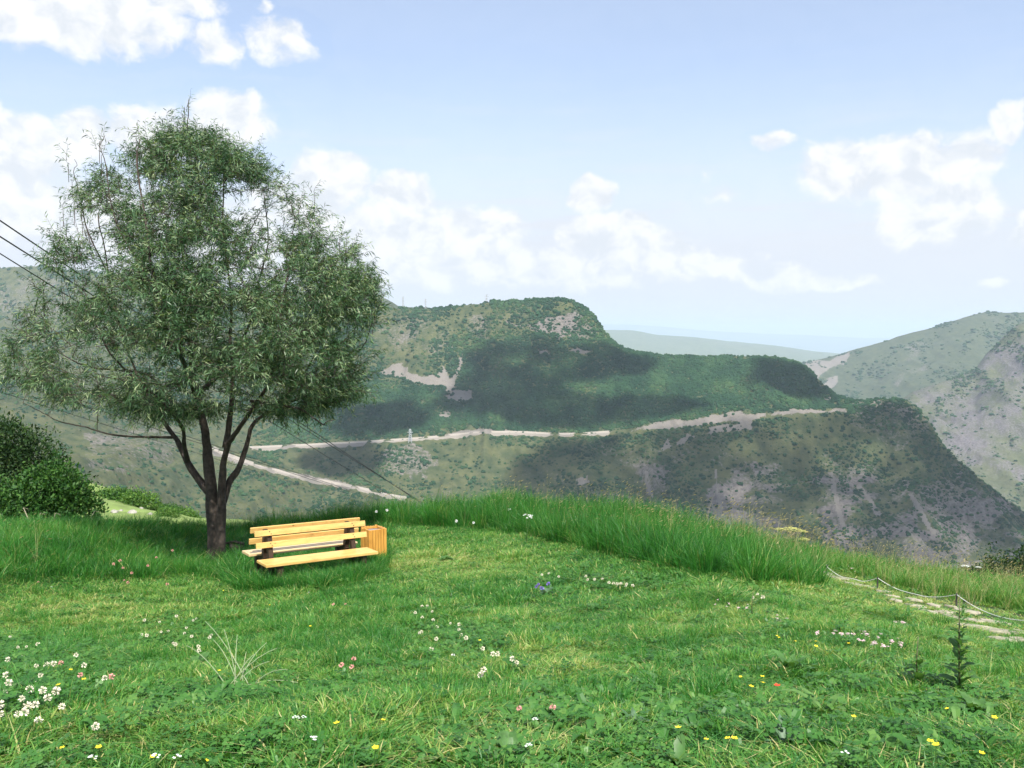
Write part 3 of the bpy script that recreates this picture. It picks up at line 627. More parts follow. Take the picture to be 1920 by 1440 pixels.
def broad(k, n, l0, l1, w, m, up=.5, name='weed_tuft', lobes=False):
    r = np.random.default_rng(k); V, Fc, A = [], [], []; off = 0
    for i in range(n):
        th = r.uniform(0, 6.283); l = r.uniform(l0, l1); D = np.array([math.cos(th), math.sin(th), 0]); S = np.array([-D[1], D[0], 0]); u = up*r.uniform(.5, 1.5); b0 = D*r.uniform(0, .05); rn = r.uniform()
        for q, (t, ww) in enumerate([(0, .15), (.3, .8), (.6, 1.), (.85, .6), (1., .05)]):
            z = l*u*math.sin(t*2.2)*.9; p = b0 + D*l*t + np.array([0, 0, z]); wj = ww*w*.5*l*(r.uniform(.6, 1.3) if lobes else 1)
            V += [p - S*wj + np.array([0, 0, wj*.35]), p, p + S*wj + np.array([0, 0, wj*.35])]; A += [rn]*3
        for q in range(4):
            a = off + 3*q; Fc += [(a, a+1, a+4, a+3), (a+1, a+2, a+5, a+4)]
        off += 15
    o = mesh_obj(name, V, Fc, m, link=False); attr(o, 'rnd', A); return o
def clover_tuft(k):
    r = np.random.default_rng(k); V, Fc, A = [], [], []; off = 0
    for i in range(16):
        c = np.array([r.normal(0, .045), r.normal(0, .045), r.uniform(.03, .085)]); rn = r.uniform(); a0 = r.uniform(0, 6.3); tl = r.normal(0, .25, 2)
        for j in range(3):
            a = a0 + j*2.09; D = np.array([math.cos(a), math.sin(a), 0]); S = np.array([-D[1], D[0], 0]); L_ = r.uniform(.011, .017)
            ring = [c, c + D*L_*.7 + S*L_*.55, c + D*L_*1.25 + S*L_*.35, c + D*L_*1.25 - S*L_*.35, c + D*L_*.7 - S*L_*.55]
            V += [q + np.array([0, 0, (q - c)[0]*tl[0] + (q - c)[1]*tl[1]]) for q in ring]; A += [rn]*5; Fc.append(tuple(range(off, off+5))); off += 5
    o = mesh_obj('clover_tuft', V, Fc, G_leaf, link=False); attr(o, 'rnd', A); return o

lawn_src = source('lawn_tufts', [blades(100+k, 250, .02, .105, .19, 1.0, .006, .012, 3, G_lawn, name='tuft_%02d' % k) for k in range(8)])
lawn_far = source('lawn_far_tufts', [blades(150+k, 190, .03, .105, .24, .95, .009, .017, 2, G_lawn, name='tuft_%02d' % k) for k in range(6)])
mid_src = source('middle_tufts', [blades(200+k, 80, .12, .36, .15, .38, .005, .010, 4, G_tall, name='tuft_%02d' % k) for k in range(6)])
tall_src = source('tall_tufts', [blades(300+k, 70, .24, .70, .17, .36, .006, .012, 4, G_tall, name='tuft_%02d' % k) for k in range(6)])
dry_src = source('dry_tufts', [blades(400+k, 5, .45, .9, .10, .25, .003, .005, 4, G_dry, heads=1.0, name='tuft_%02d' % k) for k in range(6)])
weed_src = source('weed_tufts', [broad(500+k, 14, .03, .085, .42, G_leaf, name='tuft_%02d' % k, lobes=k % 2) for k in range(4)])
clover_src = source('clover_tufts', [clover_tuft(600+k) for k in range(4)])

def field(n, y0, y1, power=1.0):
    """points over the meadow in the camera's neighbourhood, denser near it"""
    u = rng.uniform(0, 1, n); y = y0 * (y1/y0)**u if power == 1 else y0 + (y1 - y0)*u**power
    hw = .60*y + 1.6; x = rng.uniform(-1, 1, n)*hw; return x, y
def finish(x, y):
    return np.stack([x, y, ground(x, y)], -1)
def dl_of(poly): 
    P = G([p[0] for p in poly], [p[1] for p in poly]); return P
LOW = [(430, 1000), (560, 990), (700, 987), (800, 987), (900, 994), (1000, 1006), (1100, 1028), (1200, 1054), (1300, 1078), (1400, 1092), (1500, 1100), (1538, 1098)]
LOWP = dl_of(LOW); LOWX, LOWY = LOWP[:, 0], LOWP[:, 1]
ROPE_PX = [(1535, 1060), (1645, 1096), (1793, 1138), (1960, 1190)]
RP = dl_of(ROPE_PX)
def zones(x, y):
    P = finish(x, y); px, py = pix(P)
    o = np.argsort(LOWX); tall = (y > np.interp(x, LOWX[o], LOWY[o]) + .25*(fbm(x*2, y*2, 2, 140)-.5)) & (px > 425) & (px < 1542 + 30*(fbm(x*3, y*3, 2, 141)-.5))
    o2 = np.argsort(RP[:, 0]); rope = (y > np.interp(x, RP[o2, 0], RP[o2, 1]) + .15) & (px >= 1535)
    leftmid = inpoly(px + 60*(fbm(x, y, 2, 142)-.5), py, [(-300, 965), (60, 985), (200, 985), (440, 930), (480, 1010), (480, 1066), (430, 1085), (330, 1082), (230, 1092), (120, 1085), (-300, 1120)])
    leftmid |= (px < 440) & (py < 1010)
    benchz = inpoly(px, py, [(440, 1000), (720, 990), (715, 1056), (700, 1090), (620, 1104), (500, 1108), (440, 1095)])
    path = inpoly(px, py, [(1530, 1068), (1560, 1070), (1700, 1105), (1960, 1160), (1960, 1230), (1860, 1205), (1740, 1160), (1600, 1110), (1530, 1085)])
    return P, px, py, tall, rope, leftmid, benchz, path
DRY = [((1560, 1150), 260, 60), ((1750, 1230), 230, 80), ((1880, 1330), 120, 90), ((120, 1150), 170, 45), ((300, 1390), 130, 40), ((900, 1400), 200, 40), ((1330, 1180), 150, 40), ((830, 1060), 140, 26), ((1100, 1240), 130, 40), ((60, 990), 90, 30), ((1500, 1440), 160, 30)]
def dryness(px, py):
    d = np.zeros(px.shape)
    for (cx_, cy_), rx, ry in DRY: d = np.maximum(d, np.exp(-((px-cx_)/rx)**2 - ((py-cy_)/ry)**2))
    return d
def slope_rot(x, y, n, j=.08):
    e = .1; gx = (ground(x+e, y) - ground(x-e, y))/(2*e); gy = (ground(x, y+e) - ground(x, y-e))/(2*e)
    # tilt the patch to the ground, then spin it about its own axis
    out = []
    for a, b_, c in zip(gx, gy, rng.uniform(0, 6.283, n)):
        q = Vector((-a, -b_, 1)).to_track_quat('Z', 'Y').to_matrix() @ Matrix.Rotation(c, 3, 'Z'); out.append(q.to_euler('XYZ')[:])
    return np.array(out)
def lawn():
    for nm, step, y0, y1, srcs, cnt in (('lawn_grass', .145, 2.2, 9.5, lawn_src, 8), ('far_lawn_grass', .215, 9.2, 21., lawn_far, 6)):
        x, y = (q.ravel() for q in np.meshgrid(np.arange(-15, 15, step), np.arange(y0, y1, step))); x = x + rng.uniform(-.5, .5, len(x))*step; y = y + rng.uniform(-.5, .5, len(y))*step; q = np.abs(x) < .60*y + 1.6; x, y = x[q], y[q]; n = len(x); P, px, py, tall, rope, lm, bz, path = zones(x, y)
        big = fbm(x*.9, y*.9, 3, 150); mid_ = fbm(x*2.6, y*2.6, 3, 151); dr = dryness(px, py)
        k = ~(tall & (y > 18)) & (y < rim(x) + 2) & ~(path & (rng.uniform(0, 1, n) < .4)) & (rng.uniform(0, 1, n) < 1 - .4*rope)
        P, px, py, x, y, big, mid_, dr, rope, path = (q[k] for q in (P, px, py, x, y, big, mid_, dr, rope, path)); n = len(P)
        tint = np.clip(.13 + .8*(big - .36) + .7*(mid_ - .42) + .58*dr + .22*rope + .2*path + rng.normal(0, .08, n), 0, 1)
        h = np.clip(.80 + .8*(mid_ - .45) + 1.5*np.clip(fbm(x*1.4, y*1.4, 2, 155) - .52, 0, 1) + rng.normal(0, .10, n), .45, 1.8) * np.interp(y, [2, 6, 12, 20], [.95, 1.0, 1.0, 1.15]) * np.where(path, .55, 1) * (1 - .25*dr)
        scatter(nm, P, slope_rot(x, y, n), np.stack([.8 + .3*h, .8 + .3*h, h], -1), rng.integers(0, cnt, n), tint, srcs, 'short mown meadow grass in the foreground' if y0 < 5 else 'short mown meadow grass farther off round the benches')
def middle():
    n = 13000; x, y = field(n, 3., 24., .7); P, px, py, tall, rope, lm, bz, path = zones(x, y)
    pt = fbm(x*1.1, y*1.1, 3, 160); d = np.where(lm, .95, 0) + np.where(rope, .9, 0) + np.where(bz, .9, 0)
    tuf = (pt > .60) & (py > 1090); d = np.maximum(d, np.where(tuf, .35, 0)); d = np.maximum(d, np.where(inpoly(px, py, [(480, 1160), (640, 1110), (760, 1120), (800, 1200), (720, 1260), (560, 1250)]), .55, 0))
    d = np.where(tall, .5, d); d = np.where(path, .0, d)
    k = (rng.uniform(0, 1, n) < d) & (y < rim(x) + 5); P, px, py, x, y, pt, lm, rope, bz, tuf, tall = (q[k] for q in (P, px, py, x, y, pt, lm, rope, bz, tuf, tall)); n = len(P)
    s = rng.uniform(.6, 1.1, n) * np.where(bz, .80, 1) * np.where(rope, .92, 1) * np.where(lm & (px < 250), 1.0, 1) * np.where(~(lm | rope | bz | tall), .55, 1)
    tint = np.clip(.25 + 1.1*(fbm(x*.8, y*.8, 3, 161) - .4) + .42*rope + .3*dryness(px, py) + rng.normal(0, .1, n), 0, 1)
    nb = 1500; bx = rng.uniform(-5.2, -1.4, nb); by = rng.uniform(11.6, 16.2, nb); Pb, qx, qy, *_ = zones(bx, by); kb = inpoly(qx, qy, [(440, 1015), (560, 1005), (700, 1000), (730, 1045), (716, 1075), (640, 1100), (470, 1112), (430, 1090)])
    Pb, qx = Pb[kb], qx[kb]; P = np.concatenate([P, Pb]); s = np.concatenate([s, rng.uniform(.6, .95, len(Pb))*np.interp(qx, [450, 530, 700], [1.15, .95, .78])]); tint = np.concatenate([tint, np.clip(rng.normal(.3, .15, len(Pb)), 0, 1)]); n = len(P)
    scatter('meadow_grass', P, np.stack([rng.normal(0, .1, n), rng.normal(.06, .1, n), rng.uniform(0, 6.3, n)], -1), np.stack([s*1.15, s*1.15, s], -1), rng.integers(0, 6, n), tint, mid_src, 'knee high meadow grass round the tree and beyond the rope')
def tall_grass():
    n = 6500; y = rng.uniform(9, 26, n); x = rng.uniform(-7, 9, n); P, px, py, tall, rope, lm, bz, path = zones(x, y)
    k = tall & (y < rim(x) + 3.2); P, px, py, x, y = (q[k] for q in (P, px, py, x, y)); n = len(P)
    s = rng.uniform(.62, 1.02, n) * np.interp(px, [425, 520, 700, 900, 1380, 1540], [.72, .85, .92, 1.0, .95, .55]) * (.78 + .5*fbm(x*1.6, y*1.6, 3, 171)); tint = np.clip(.30 + .9*(fbm(x*.9, y*.9, 3, 170) - .45) + rng.normal(0, .12, n), 0, .95)
    scatter('tall_grass', P, np.stack([rng.normal(0, .08, n), rng.normal(.08, .08, n), rng.uniform(0, 6.3, n)], -1), np.stack([s, s, s], -1), rng.integers(0, 6, n), tint, tall_src, 'tall uncut grass along the edge of the terrace')
    n = 16000; y = rng.uniform(9, 24, n); x = rng.uniform(-8, 11, n); P, px, py, tall, rope, lm, bz, path = zones(x, y)
    d = np.where(tall, np.interp(px, [430, 900, 1100, 1540], [.03, .06, .16, .30]), 0) + np.where(rope, .40, 0) + np.where(lm & (px < 100), .10, 0); d *= np.where(y > rim(x) - 3.5, 1, .22)
    k = (rng.uniform(0, 1, n) < d) & (y < rim(x) + 2.2); P, x, y, rope, px = P[k], x[k], y[k], rope[k], px[k]; n = len(P); s = rng.uniform(.68, 1.15, n)*np.where(rope, .66, .92)
    scatter('seeding_grass', P, np.stack([rng.normal(0, .07, n), rng.normal(.22, .1, n), rng.normal(0, .5, n)], -1), np.stack([s, s, s], -1), rng.integers(0, 6, n), rng.uniform(0, 1, n), dry_src, 'dry seeding grass stalks leaning in the wind along the edge')
def weeds():
    n = 9000; x, y = field(n, 2.6, 17., 1); P, px, py, tall, rope, lm, bz, path = zones(x, y)
    d = np.clip((fbm(x*1.3, y*1.3, 3, 180) - .56)*5, 0, .8); d = np.maximum(d, np.where(inpoly(px, py, [(1360, 1210), (1560, 1220), (1700, 1240), (1860, 1300), (1900, 1440), (1280, 1440), (1400, 1330)]), .38, 0))
    k = (rng.uniform(0, 1, n) < d) & ~tall & ~path; P = P[k]; n = len(P); s = rng.uniform(.5, 1.15, n)
    scatter('low_weeds', P, np.stack([rng.normal(0, .1, n), rng.normal(0, .1, n), rng.uniform(0, 6.3, n)], -1), np.stack([s, s, s], -1), rng.integers(0, 4, n), rng.uniform(0, 1, n), weed_src, 'low broad leaved weeds among the grass')
    n = 16000; x, y = field(n, 2.6, 14., 1); P, px, py, *_ = zones(x, y)
    jx = 70*(fbm(x*2, y*2, 3, 190)-.5); jy = 50*(fbm(x*2, y*2, 3, 191)-.5)
    d = inpoly(px+jx, py+jy, [(-200, 1200), (60, 1195), (150, 1210), (240, 1230), (210, 1300), (120, 1345), (-200, 1370)])*.95 + inpoly(px+jx, py+jy, [(270, 1150), (400, 1155), (420, 1215), (300, 1210)])*.5 + inpoly(px+jx, py+jy, [(770, 1130), (880, 1150), (960, 1230), (880, 1240), (790, 1190)])*.55 + inpoly(px+jx, py+jy, [(1560, 1175), (1690, 1185), (1700, 1210), (1560, 1205)])*.5 + inpoly(px+jx, py+jy, [(1000, 1075), (1180, 1085), (1300, 1110), (1180, 1115), (1020, 1100)])*.5
    d = np.maximum(d, .06); k = (rng.uniform(0, 1, n) < d); P = P[k]; n = len(P); s = rng.uniform(.7, 1.3, n)
    scatter('clover_leaves', P, np.stack([rng.normal(0, .15, n), rng.normal(0, .15, n), rng.uniform(0, 6.3, n)], -1), np.stack([s, s, s], -1), rng.integers(0, 4, n), rng.uniform(0, .8, n), clover_src, 'clover leaves carpeting patches of the lawn')
lawn(); middle(); tall_grass(); weeds()

# ------------------------------------------------------------------ willow tree
def willow():
    base = g1(406, 1056); D0 = base[1]; root = empty('willow_tree', base)
    tag(root, 'bushy willow tree with a forked dark trunk beside the yellow benches', 'tree')
    def pt(x, y, o=0.): return at(x, y, D0 + o) - base
    lead = [([(407, 1062, 0), (405, 1030, 0), (402, 990, 0), (399, 950, 0), (396, 915, 0), (388, 870, .05), (382, 830, .1), (377, 790, .15), (370, 745, .2), (356, 670, .25), (342, 570, .3), (334, 460, .3), (338, 340, .2), (344, 235, .1), (346, 190, .1)], .162, .005),
            ([(410, 1050, -.05), (413, 1000, -.06), (415, 950, -.07), (415, 905, -.08), (414, 870, -.1), (424, 832, -.2), (446, 795, -.45), (478, 742, -.8), (505, 660, -1.1), (520, 560, -1.2), (540, 450, -1.1)], .105, .012),
            ([(423, 840, -.18), (430, 790, -.1), (433, 710, .1), (430, 610, .1), (422, 480, -.1), (416, 330, -.1)], .062, .010),
            ([(416, 945, 0), (430, 905, .1), (447, 878, .2), (458, 842, .35), (474, 800, .55), (512, 768, .9), (560, 715, 1.2), (605, 640, 1.4), (640, 560, 1.3)], .075, .010),
            ([(394, 925, 0), (372, 898, .08), (354, 870, .15), (338, 838, .25), (322, 812, .35), (303, 782, .5), (272, 728, .8), (232, 640, 1.0), (205, 520, 1.0), (190, 400, .8)], .078, .010),
            ([(352, 866, .14), (345, 836, -.1), (343, 806, -.3), (310, 765, -.8), (250, 705, -1.2), (190, 630, -1.5), (150, 540, -1.4)], .046, .009),
            ([(326, 820, .3), (285, 820, .3), (230, 818, .3), (180, 808, .3), (130, 792, .35), (80, 770, .4), (40, 752, .4)], .026, .006),
            ([(376, 785, .2), (330, 760, .6), (270, 700, 1.1), (180, 690, 1.5), (110, 660, 1.6), (60, 630, 1.5)], .04, .007),
            ([(370, 740, .2), (420, 690, 1.0), (470, 600, 1.6), (500, 480, 1.7), (500, 350, 1.2)], .05, .008),
            ([(372, 755, .2), (345, 680, -.7), (310, 590, -1.5), (280, 480, -1.7), (260, 330, -1.2), (255, 262, -1.)], .05, .008),
            ([(470, 752, -.7), (520, 760, -1.0), (570, 770, -1.3), (610, 800, -1.4), (625, 790, -1.4)], .028, .006),
            ([(520, 762, .95), (580, 740, 1.0), (640, 690, 1.0), (690, 630, .9), (712, 560, .7)], .03, .006),
            ([(205, 520, 1.0), (160, 420, .9), (135, 330, .8), (128, 300, .8)], .016, .004), ([(300, 560, -1.5), (220, 420, -1.2), (192, 300, -1.), (186, 262, -1.)], .016, .004)]
    mb = MB(); nodes, nr = [], []
    for P, r0, r1 in lead:
        P3 = np.array([pt(*p) for p in P]); t = np.arange(len(P3)); tt = np.linspace(0, len(P3)-1, (len(P3)-1)*5 + 1); C = pchip(t, P3, tt)
        wob = np.cumsum(rng.normal(0, .010, (len(C), 3)), 0) * np.linspace(0, 1, len(C))[:, None] + .035*np.sin(np.linspace(0, 14 + random.random()*6, len(C)) + random.random()*6)[:, None]*np.array([1, .6, 0])*np.linspace(0, 1, len(C))[:, None]; C += wob; u = np.linspace(0, 1, len(C)); R = (r0 - r1)*(1-u)**1.35 + r1
        if r0 > .15: R *= 1 + .55*np.exp(-np.maximum(C[:, 2], 0)/.16)
        R *= 1 + .05*np.sin(u*40); mb.tube(C, R, 12 if r0 > .05 else 7); st0 = int(len(C)*.38) if r0 > .06 else 2
        nodes.append(C[st0:]); nr.append(R[st0:])
    trunk = mb.build('trunk', M_bark, root, smooth=True)
    nodes = np.concatenate(nodes); nr = np.concatenate(nr)
    # crown space: outline rows (px y, left, right) and a depth as round as it is wide
    rows = [(250, 325, 350), (275, 275, 435), (330, 185, 505), (400, 128, 590), (460, 105, 645), (520, 85, 690), (580, 48, 712), (640, 20, 712), (700, 12, 700), (728, 30, 688), (752, 100, 655), (768, 190, 600), (778, 300, 540)]
    ry = [r[0] for r in rows]
    A = []
    while len(A) < 2750:
        y = random.uniform(258, 776); l, r = np.interp(y, ry, [q[1] for q in rows]), np.interp(y, ry, [q[2] for q in rows]); x = random.uniform(l, r); c, hw = (l+r)/2, (r-l)/2
        wt = .42 + .58*min(1, max(0, (y - 330)/230)); wt *= .5 if (x < 230 and y < 560) else 1
        lump = fbm(np.array([x*.016]), np.array([y*.019]), 3, 203)[0]
        if random.random() > wt*np.clip((lump - .345)*5.5, .10, 1.): continue
        dm = hw/F*D0*.92*math.sqrt(max(.02, 1 - ((x-c)/hw)**2)); o = random.uniform(-1, 1)
        o = math.copysign(abs(o)**.7, o)*dm; A.append(pt(x, y, o))
    A = np.array(A)
    # each tip reaches back to the nearest limb through a curved twig; closest tips first so that twigs carry twigs
    d0 = np.array([np.min(((nodes - q)**2).sum(1)) for q in A]); order = np.argsort(d0); tw = MB(); TN = [nodes]; shoots = []; allN = nodes
    for q in A[order]:
        v = allN - q; d = (v**2).sum(1) + np.where(v[:, 2] > .12, 6*v[:, 2]**2, 0); j = int(np.argmin(d)); s = allN[j]; ln = np.linalg.norm(q - s)
        if ln < .05: continue
        up = np.array([0, 0, 1.]); mid = (s+q)/2 + up*.10*ln*random.uniform(-.4, 1.2) + rng.normal(0, .05*ln, 3); t = np.linspace(0, 1, 5)[:, None]
        C = s*(1-t)**2 + 2*mid*t*(1-t) + q*t*t; r0 = min(.016, .0045 + .006*ln); tw.tube(C, np.linspace(r0, .0025, 5), 4, False)
        allN = np.vstack([allN, C[2:4]]); shoots.append((C[-1], C[-1]-C[-2], C))
    br_ = tw.build('branches', M_bark, root, smooth=True)
    LP, LD, LL, LW, LR = [], [], [], [], []; tw2 = MB(); cen = pt(370, 560)
    def shoot(p, d, ln, cnt, size=1.):
        d = d/(np.linalg.norm(d)+1e-9); k = 5; hue = random.uniform(.05, .95); st_ = d + np.cumsum(rng.normal(0, .16, (k, 3)) + np.array([0, 0, 1])*(.10 - .10*np.arange(k))[:, None], 0); st_ /= np.linalg.norm(st_, axis=1)[:, None]
        pts = np.vstack([p, p + np.cumsum(st_*ln/k, 0)]); tw2.tube(pts, np.linspace(.0035, .0012, k+1), 3, False)
        t = (np.arange(cnt) + rng.uniform(0, 1, cnt))/cnt*k; a = np.minimum(k-1, t.astype(int)); q = pts[a] + (pts[a+1]-pts[a])*(t-a)[:, None]; ax = st_[a]; side = np.cross(ax, rng.normal(0, 1, (cnt, 3))); side /= np.linalg.norm(side, axis=1)[:, None] + 1e-9
        LP.append(q); LD.append(ax*.65 + side*.8 + np.array([0, 0, -.15])); LL.append(rng.uniform(.065, .130, cnt)*size); LW.append(rng.uniform(.011, .018, cnt)*size); LR.append(np.clip(hue + rng.normal(0, .16, cnt), 0, 1))
    for p, d, C in shoots:
        out = p - cen; out /= np.linalg.norm(out) + 1e-9; dn = d/np.linalg.norm(d)
        for _ in range(2): shoot(p, dn*.5 + out*.35 + rng.normal(0, .42, 3) + np.array([0, 0, .45]), random.uniform(.22, .52), 17)
        for c in (2, 3): shoot(C[c], rng.normal(0, 1, 3) + out*.3 + np.array([0, 0, .3]), random.uniform(.15, .32), 10)
    for x, y, o in [(346, 200, .1), (344, 225, .1), (341, 260, .1), (338, 300, .2), (340, 280, .15), (186, 265, -1.), (190, 290, -1.), (255, 258, -1.), (258, 290, -1.), (128, 305, .8), (135, 335, .8), (118, 388, .8), (480, 285, .8), (488, 310, .7), (418, 300, -.1), (590, 360, .5), (560, 380, .4), (600, 420, .6), (650, 470, .6), (715, 545, .7), (690, 520, .6), (60, 615, 1.4), (30, 640, .5)]:
        p = pt(x, y, o)
        for _ in range(3): shoot(p + rng.normal(0, .04, 3), np.array([random.gauss(0, .5), random.gauss(0, .5), .9]), random.uniform(.2, .42), 9)
        tw2.tube([p - np.array([0, 0, .35]), p], [.006, .004], 4, False)
    for _ in range(46):                                        # upright shoots standing out of the crown's outline
        y = random.uniform(275, 640); sd = random.choice((-1, 1)); l, r = np.interp(y, ry, [q[1] for q in rows]), np.interp(y, ry, [q[2] for q in rows]); x = (l if sd < 0 else r) - sd*random.uniform(0, 60) if y > 330 else random.uniform(l, r)
        p = pt(x, y, random.uniform(-.9, .9)); v = np.array([sd*random.uniform(0, .35), random.gauss(0, .2), 1.]); ln = random.uniform(.3, .65)
        shoot(p, v, ln, 15, .9); tw2.tube([p - v*.3, p], [.006, .0035], 4, False)
    tw2.build('twigs', M_bark, br_)
    p, d, l, w, rn = (np.concatenate(q) for q in (LP, LD, LL, LW, LR)); d /= np.linalg.norm(d, axis=1)[:, None]; s = np.cross(d, rng.normal(0, 1, d.shape)); s /= np.linalg.norm(s, axis=1)[:, None] + 1e-9; l = l[:, None]; w = w[:, None]; dr = np.array([0, 0, -.22])*l
    V = np.stack([p, p + d*l*.45 + s*w*.5 + dr*.22, p + d*l + dr, p + d*l*.45 - s*w*.5 + dr*.22], 1).reshape(-1, 3); Fc = np.arange(len(V)).reshape(-1, 4)
    fo_ = mesh_obj('foliage', V, Fc, G_willow, root); attr(fo_, 'rnd', np.repeat(rn, 4)); fo_['kind'] = 'stuff'
    print('willow leaves', len(Fc)); return base, D0
TREE, TREE_D = willow()

# ------------------------------------------------------------------ benches, bin, stump
YAW = .637; AX = np.array([math.cos(YAW), math.sin(YAW), -.034]); AX /= np.linalg.norm(AX); TW = np.array([math.sin(YAW), -math.cos(YAW), 0]); UP = np.array([0, 0, 1.])
B0 = np.array([-3.817, 13.3, 1.5 - 2.931])                    # upper left corner of the front bench's upper back slat
def bench(name, org, ax, tw, label, seat_m, slat_m, Lb=1.82, mirror=False):
    ctr = org + ax*Lb/2 + tw*.25; gz = float(ground(ctr[0], ctr[1])); o3 = np.array([ctr[0], ctr[1], gz]); root = empty(name, o3, math.atan2(ax[1], ax[0])); rot = np.array([[math.cos(-root.rotation_euler[2]), -math.sin(-root.rotation_euler[2]), 0], [math.sin(-root.rotation_euler[2]), math.cos(-root.rotation_euler[2]), 0], [0, 0, 1]])
    tag(root, label, 'bench', 'yellow benches set back to back'); lean = (tw*.19 - UP)*1.0; lean /= np.linalg.norm(lean); nrm = np.cross(ax, lean); nrm /= np.linalg.norm(nrm)
    if np.dot(nrm, tw) < 0: nrm = -nrm
    def loc(P): return (np.asarray(P) - o3) @ rot.T
    def plank(nm, c, a, b, d, ha, hb, hd, m):
        mb = MB(); mb.box(c, a, b, d, ha, hb, hd, min(.006, hd*.5)); ob = mb.build(nm, m, root); 
        V = np.array([v.co[:] for v in ob.data.vertices]); V = loc(V); ob.data.vertices.foreach_set('co', V.astype(np.float32).ravel()); ob.data.update(); return ob
    plank('back_slat', org + ax*Lb/2 + lean*.0435 - nrm*.016, ax, lean, nrm, Lb/2, .0435, .016, slat_m)
    plank('back_slat', org + ax*(Lb/2 + .008) + lean*(.176 + .0435) - nrm*.016, ax, lean, nrm, Lb/2, .0435, .016, slat_m)
    for zz_ in (.0435, .176 + .0435):
        for s in (.24, Lb - .22):
            for e_ in (-.018, .018): plank('bolt', org + ax*(s + e_*.6) + lean*(zz_ + e_) + nrm*.002, ax, lean, nrm, .007, .007, .003, M_stake)
    sd_ = .15 if mirror else .19; sc = org + ax*Lb/2 + tw*(.063 + sd_) - UP*(.419 + .02); plank('seat', sc, ax, tw, UP, Lb/2, sd_, .02, seat_m)
    for s in (.24, Lb - .22):
        top = org + ax*s + lean*.03 - nrm*.075; bot = top + lean*.86; bot[2] = float(ground(bot[0], bot[1])) - .12
        dv = bot - top; ln = np.linalg.norm(dv); dv /= ln; sd = np.cross(ax, dv); plank('post', (top+bot)/2, ax, dv, sd, .035, ln/2, .042, M_post)
        fl = org + ax*s + tw*(.28 if mirror else .36) - UP*.46; fb = fl.copy(); fb[2] = float(ground(fl[0], fl[1])) - .12; plank('leg', (fl+fb)/2, ax, UP, tw, .04, (fl[2]-fb[2])/2, .05, M_post)
        bc = org + ax*s + tw*(.12 if mirror else .16) - UP*(.419 + .041 + .034); plank('seat_bearer', bc, ax, tw, UP, .036, .18 if mirror else .24, .033, M_post)
    return root
bench('bench', B0, AX, TW, 'yellow pine bench in front, its backrest and seat facing the camera', M_pine, M_pine)
RB = B0 + AX*(1.82 + .02) - TW*.24 + UP*.012
bench('bench', RB, -AX, -TW, 'yellow pine bench behind, facing away over the valley with a paler seat', M_pine_pale, M_pine, mirror=True)

def litter_bin():
    p = g1(701, 1052); gz = p[2]; root = empty('litter_bin', p, YAW); tag(root, 'orange slatted wooden litter bin standing at the right end of the benches', 'litter bin')
    w, h = .155, .585; X, Y, Z = np.eye(3)
    for face in range(4):
        ang = face*math.pi/2; n = np.array([math.cos(ang), math.sin(ang), 0]); s = np.array([-n[1], n[0], 0])
        for k in range(6):
            t = (k - 2.5)*.0505 ; mb = MB(); hh = h/2 + random.uniform(-.004, .004)
            mb.box(n*(w + .001*(k % 2)) + s*t + Z*(hh - .02), n, s, Z, .010, .0215, hh, .004); mb.build('slat', M_bin, root)
    for face in range(4):
        ang = face*math.pi/2; n = np.array([math.cos(ang), math.sin(ang), 0]); s = np.array([-n[1], n[0], 0]); mb = MB(); mb.box(n*(w - .022) + Z*(h - .05), n, s, Z, .011, w - .036, .022); mb.build('inner_rail', M_bin, root)
    mb = MB(); c = .112; mb.tube([(0, 0, .04), (0, 0, h - .055)], [c, c], 16, False); mb.tube([(0, 0, h - .055), (0, 0, .05)], [c - .006, c - .006], 16); mb.build('liner', M_liner, root, smooth=True)
    return root
litter_bin()
def stump():
    p = g1(440, 1046); p[1] += .1; root = empty('tree_stump', p); tag(root, 'small dark broken stump between the willow trunk and the benches', 'tree stump')
    mb = MB(); th = np.linspace(0, 6.283, 13)[:-1]; rows = []
    for z, r in ((-.1, .17), (.06, .14), (.2, .125)): rows.append(np.stack([np.cos(th)*r*(1 + .12*np.sin(3*th)), np.sin(th)*r, z + .07*np.sin(2*th + 1)*(z > .1) + 0*th], -1))
    V = np.concatenate(rows); f = [(i*12+k, i*12+(k+1) % 12, (i+1)*12+(k+1) % 12, (i+1)*12+k) for i in range(2) for k in range(12)] + [tuple(24+k for k in range(12))]; mb.add(V, f); mb.build('stump_wood', plain('stump_bark', (.13, .09, .07), .95, 9., .5, .8), root)
    mb = MB(); mb.tube([(-.22, .05, .23), (-.02, 0, .27), (.16, -.05, .24)], [.022, .03, .02], 6); mb.build('branch_stub', M_bark, root)
stump()

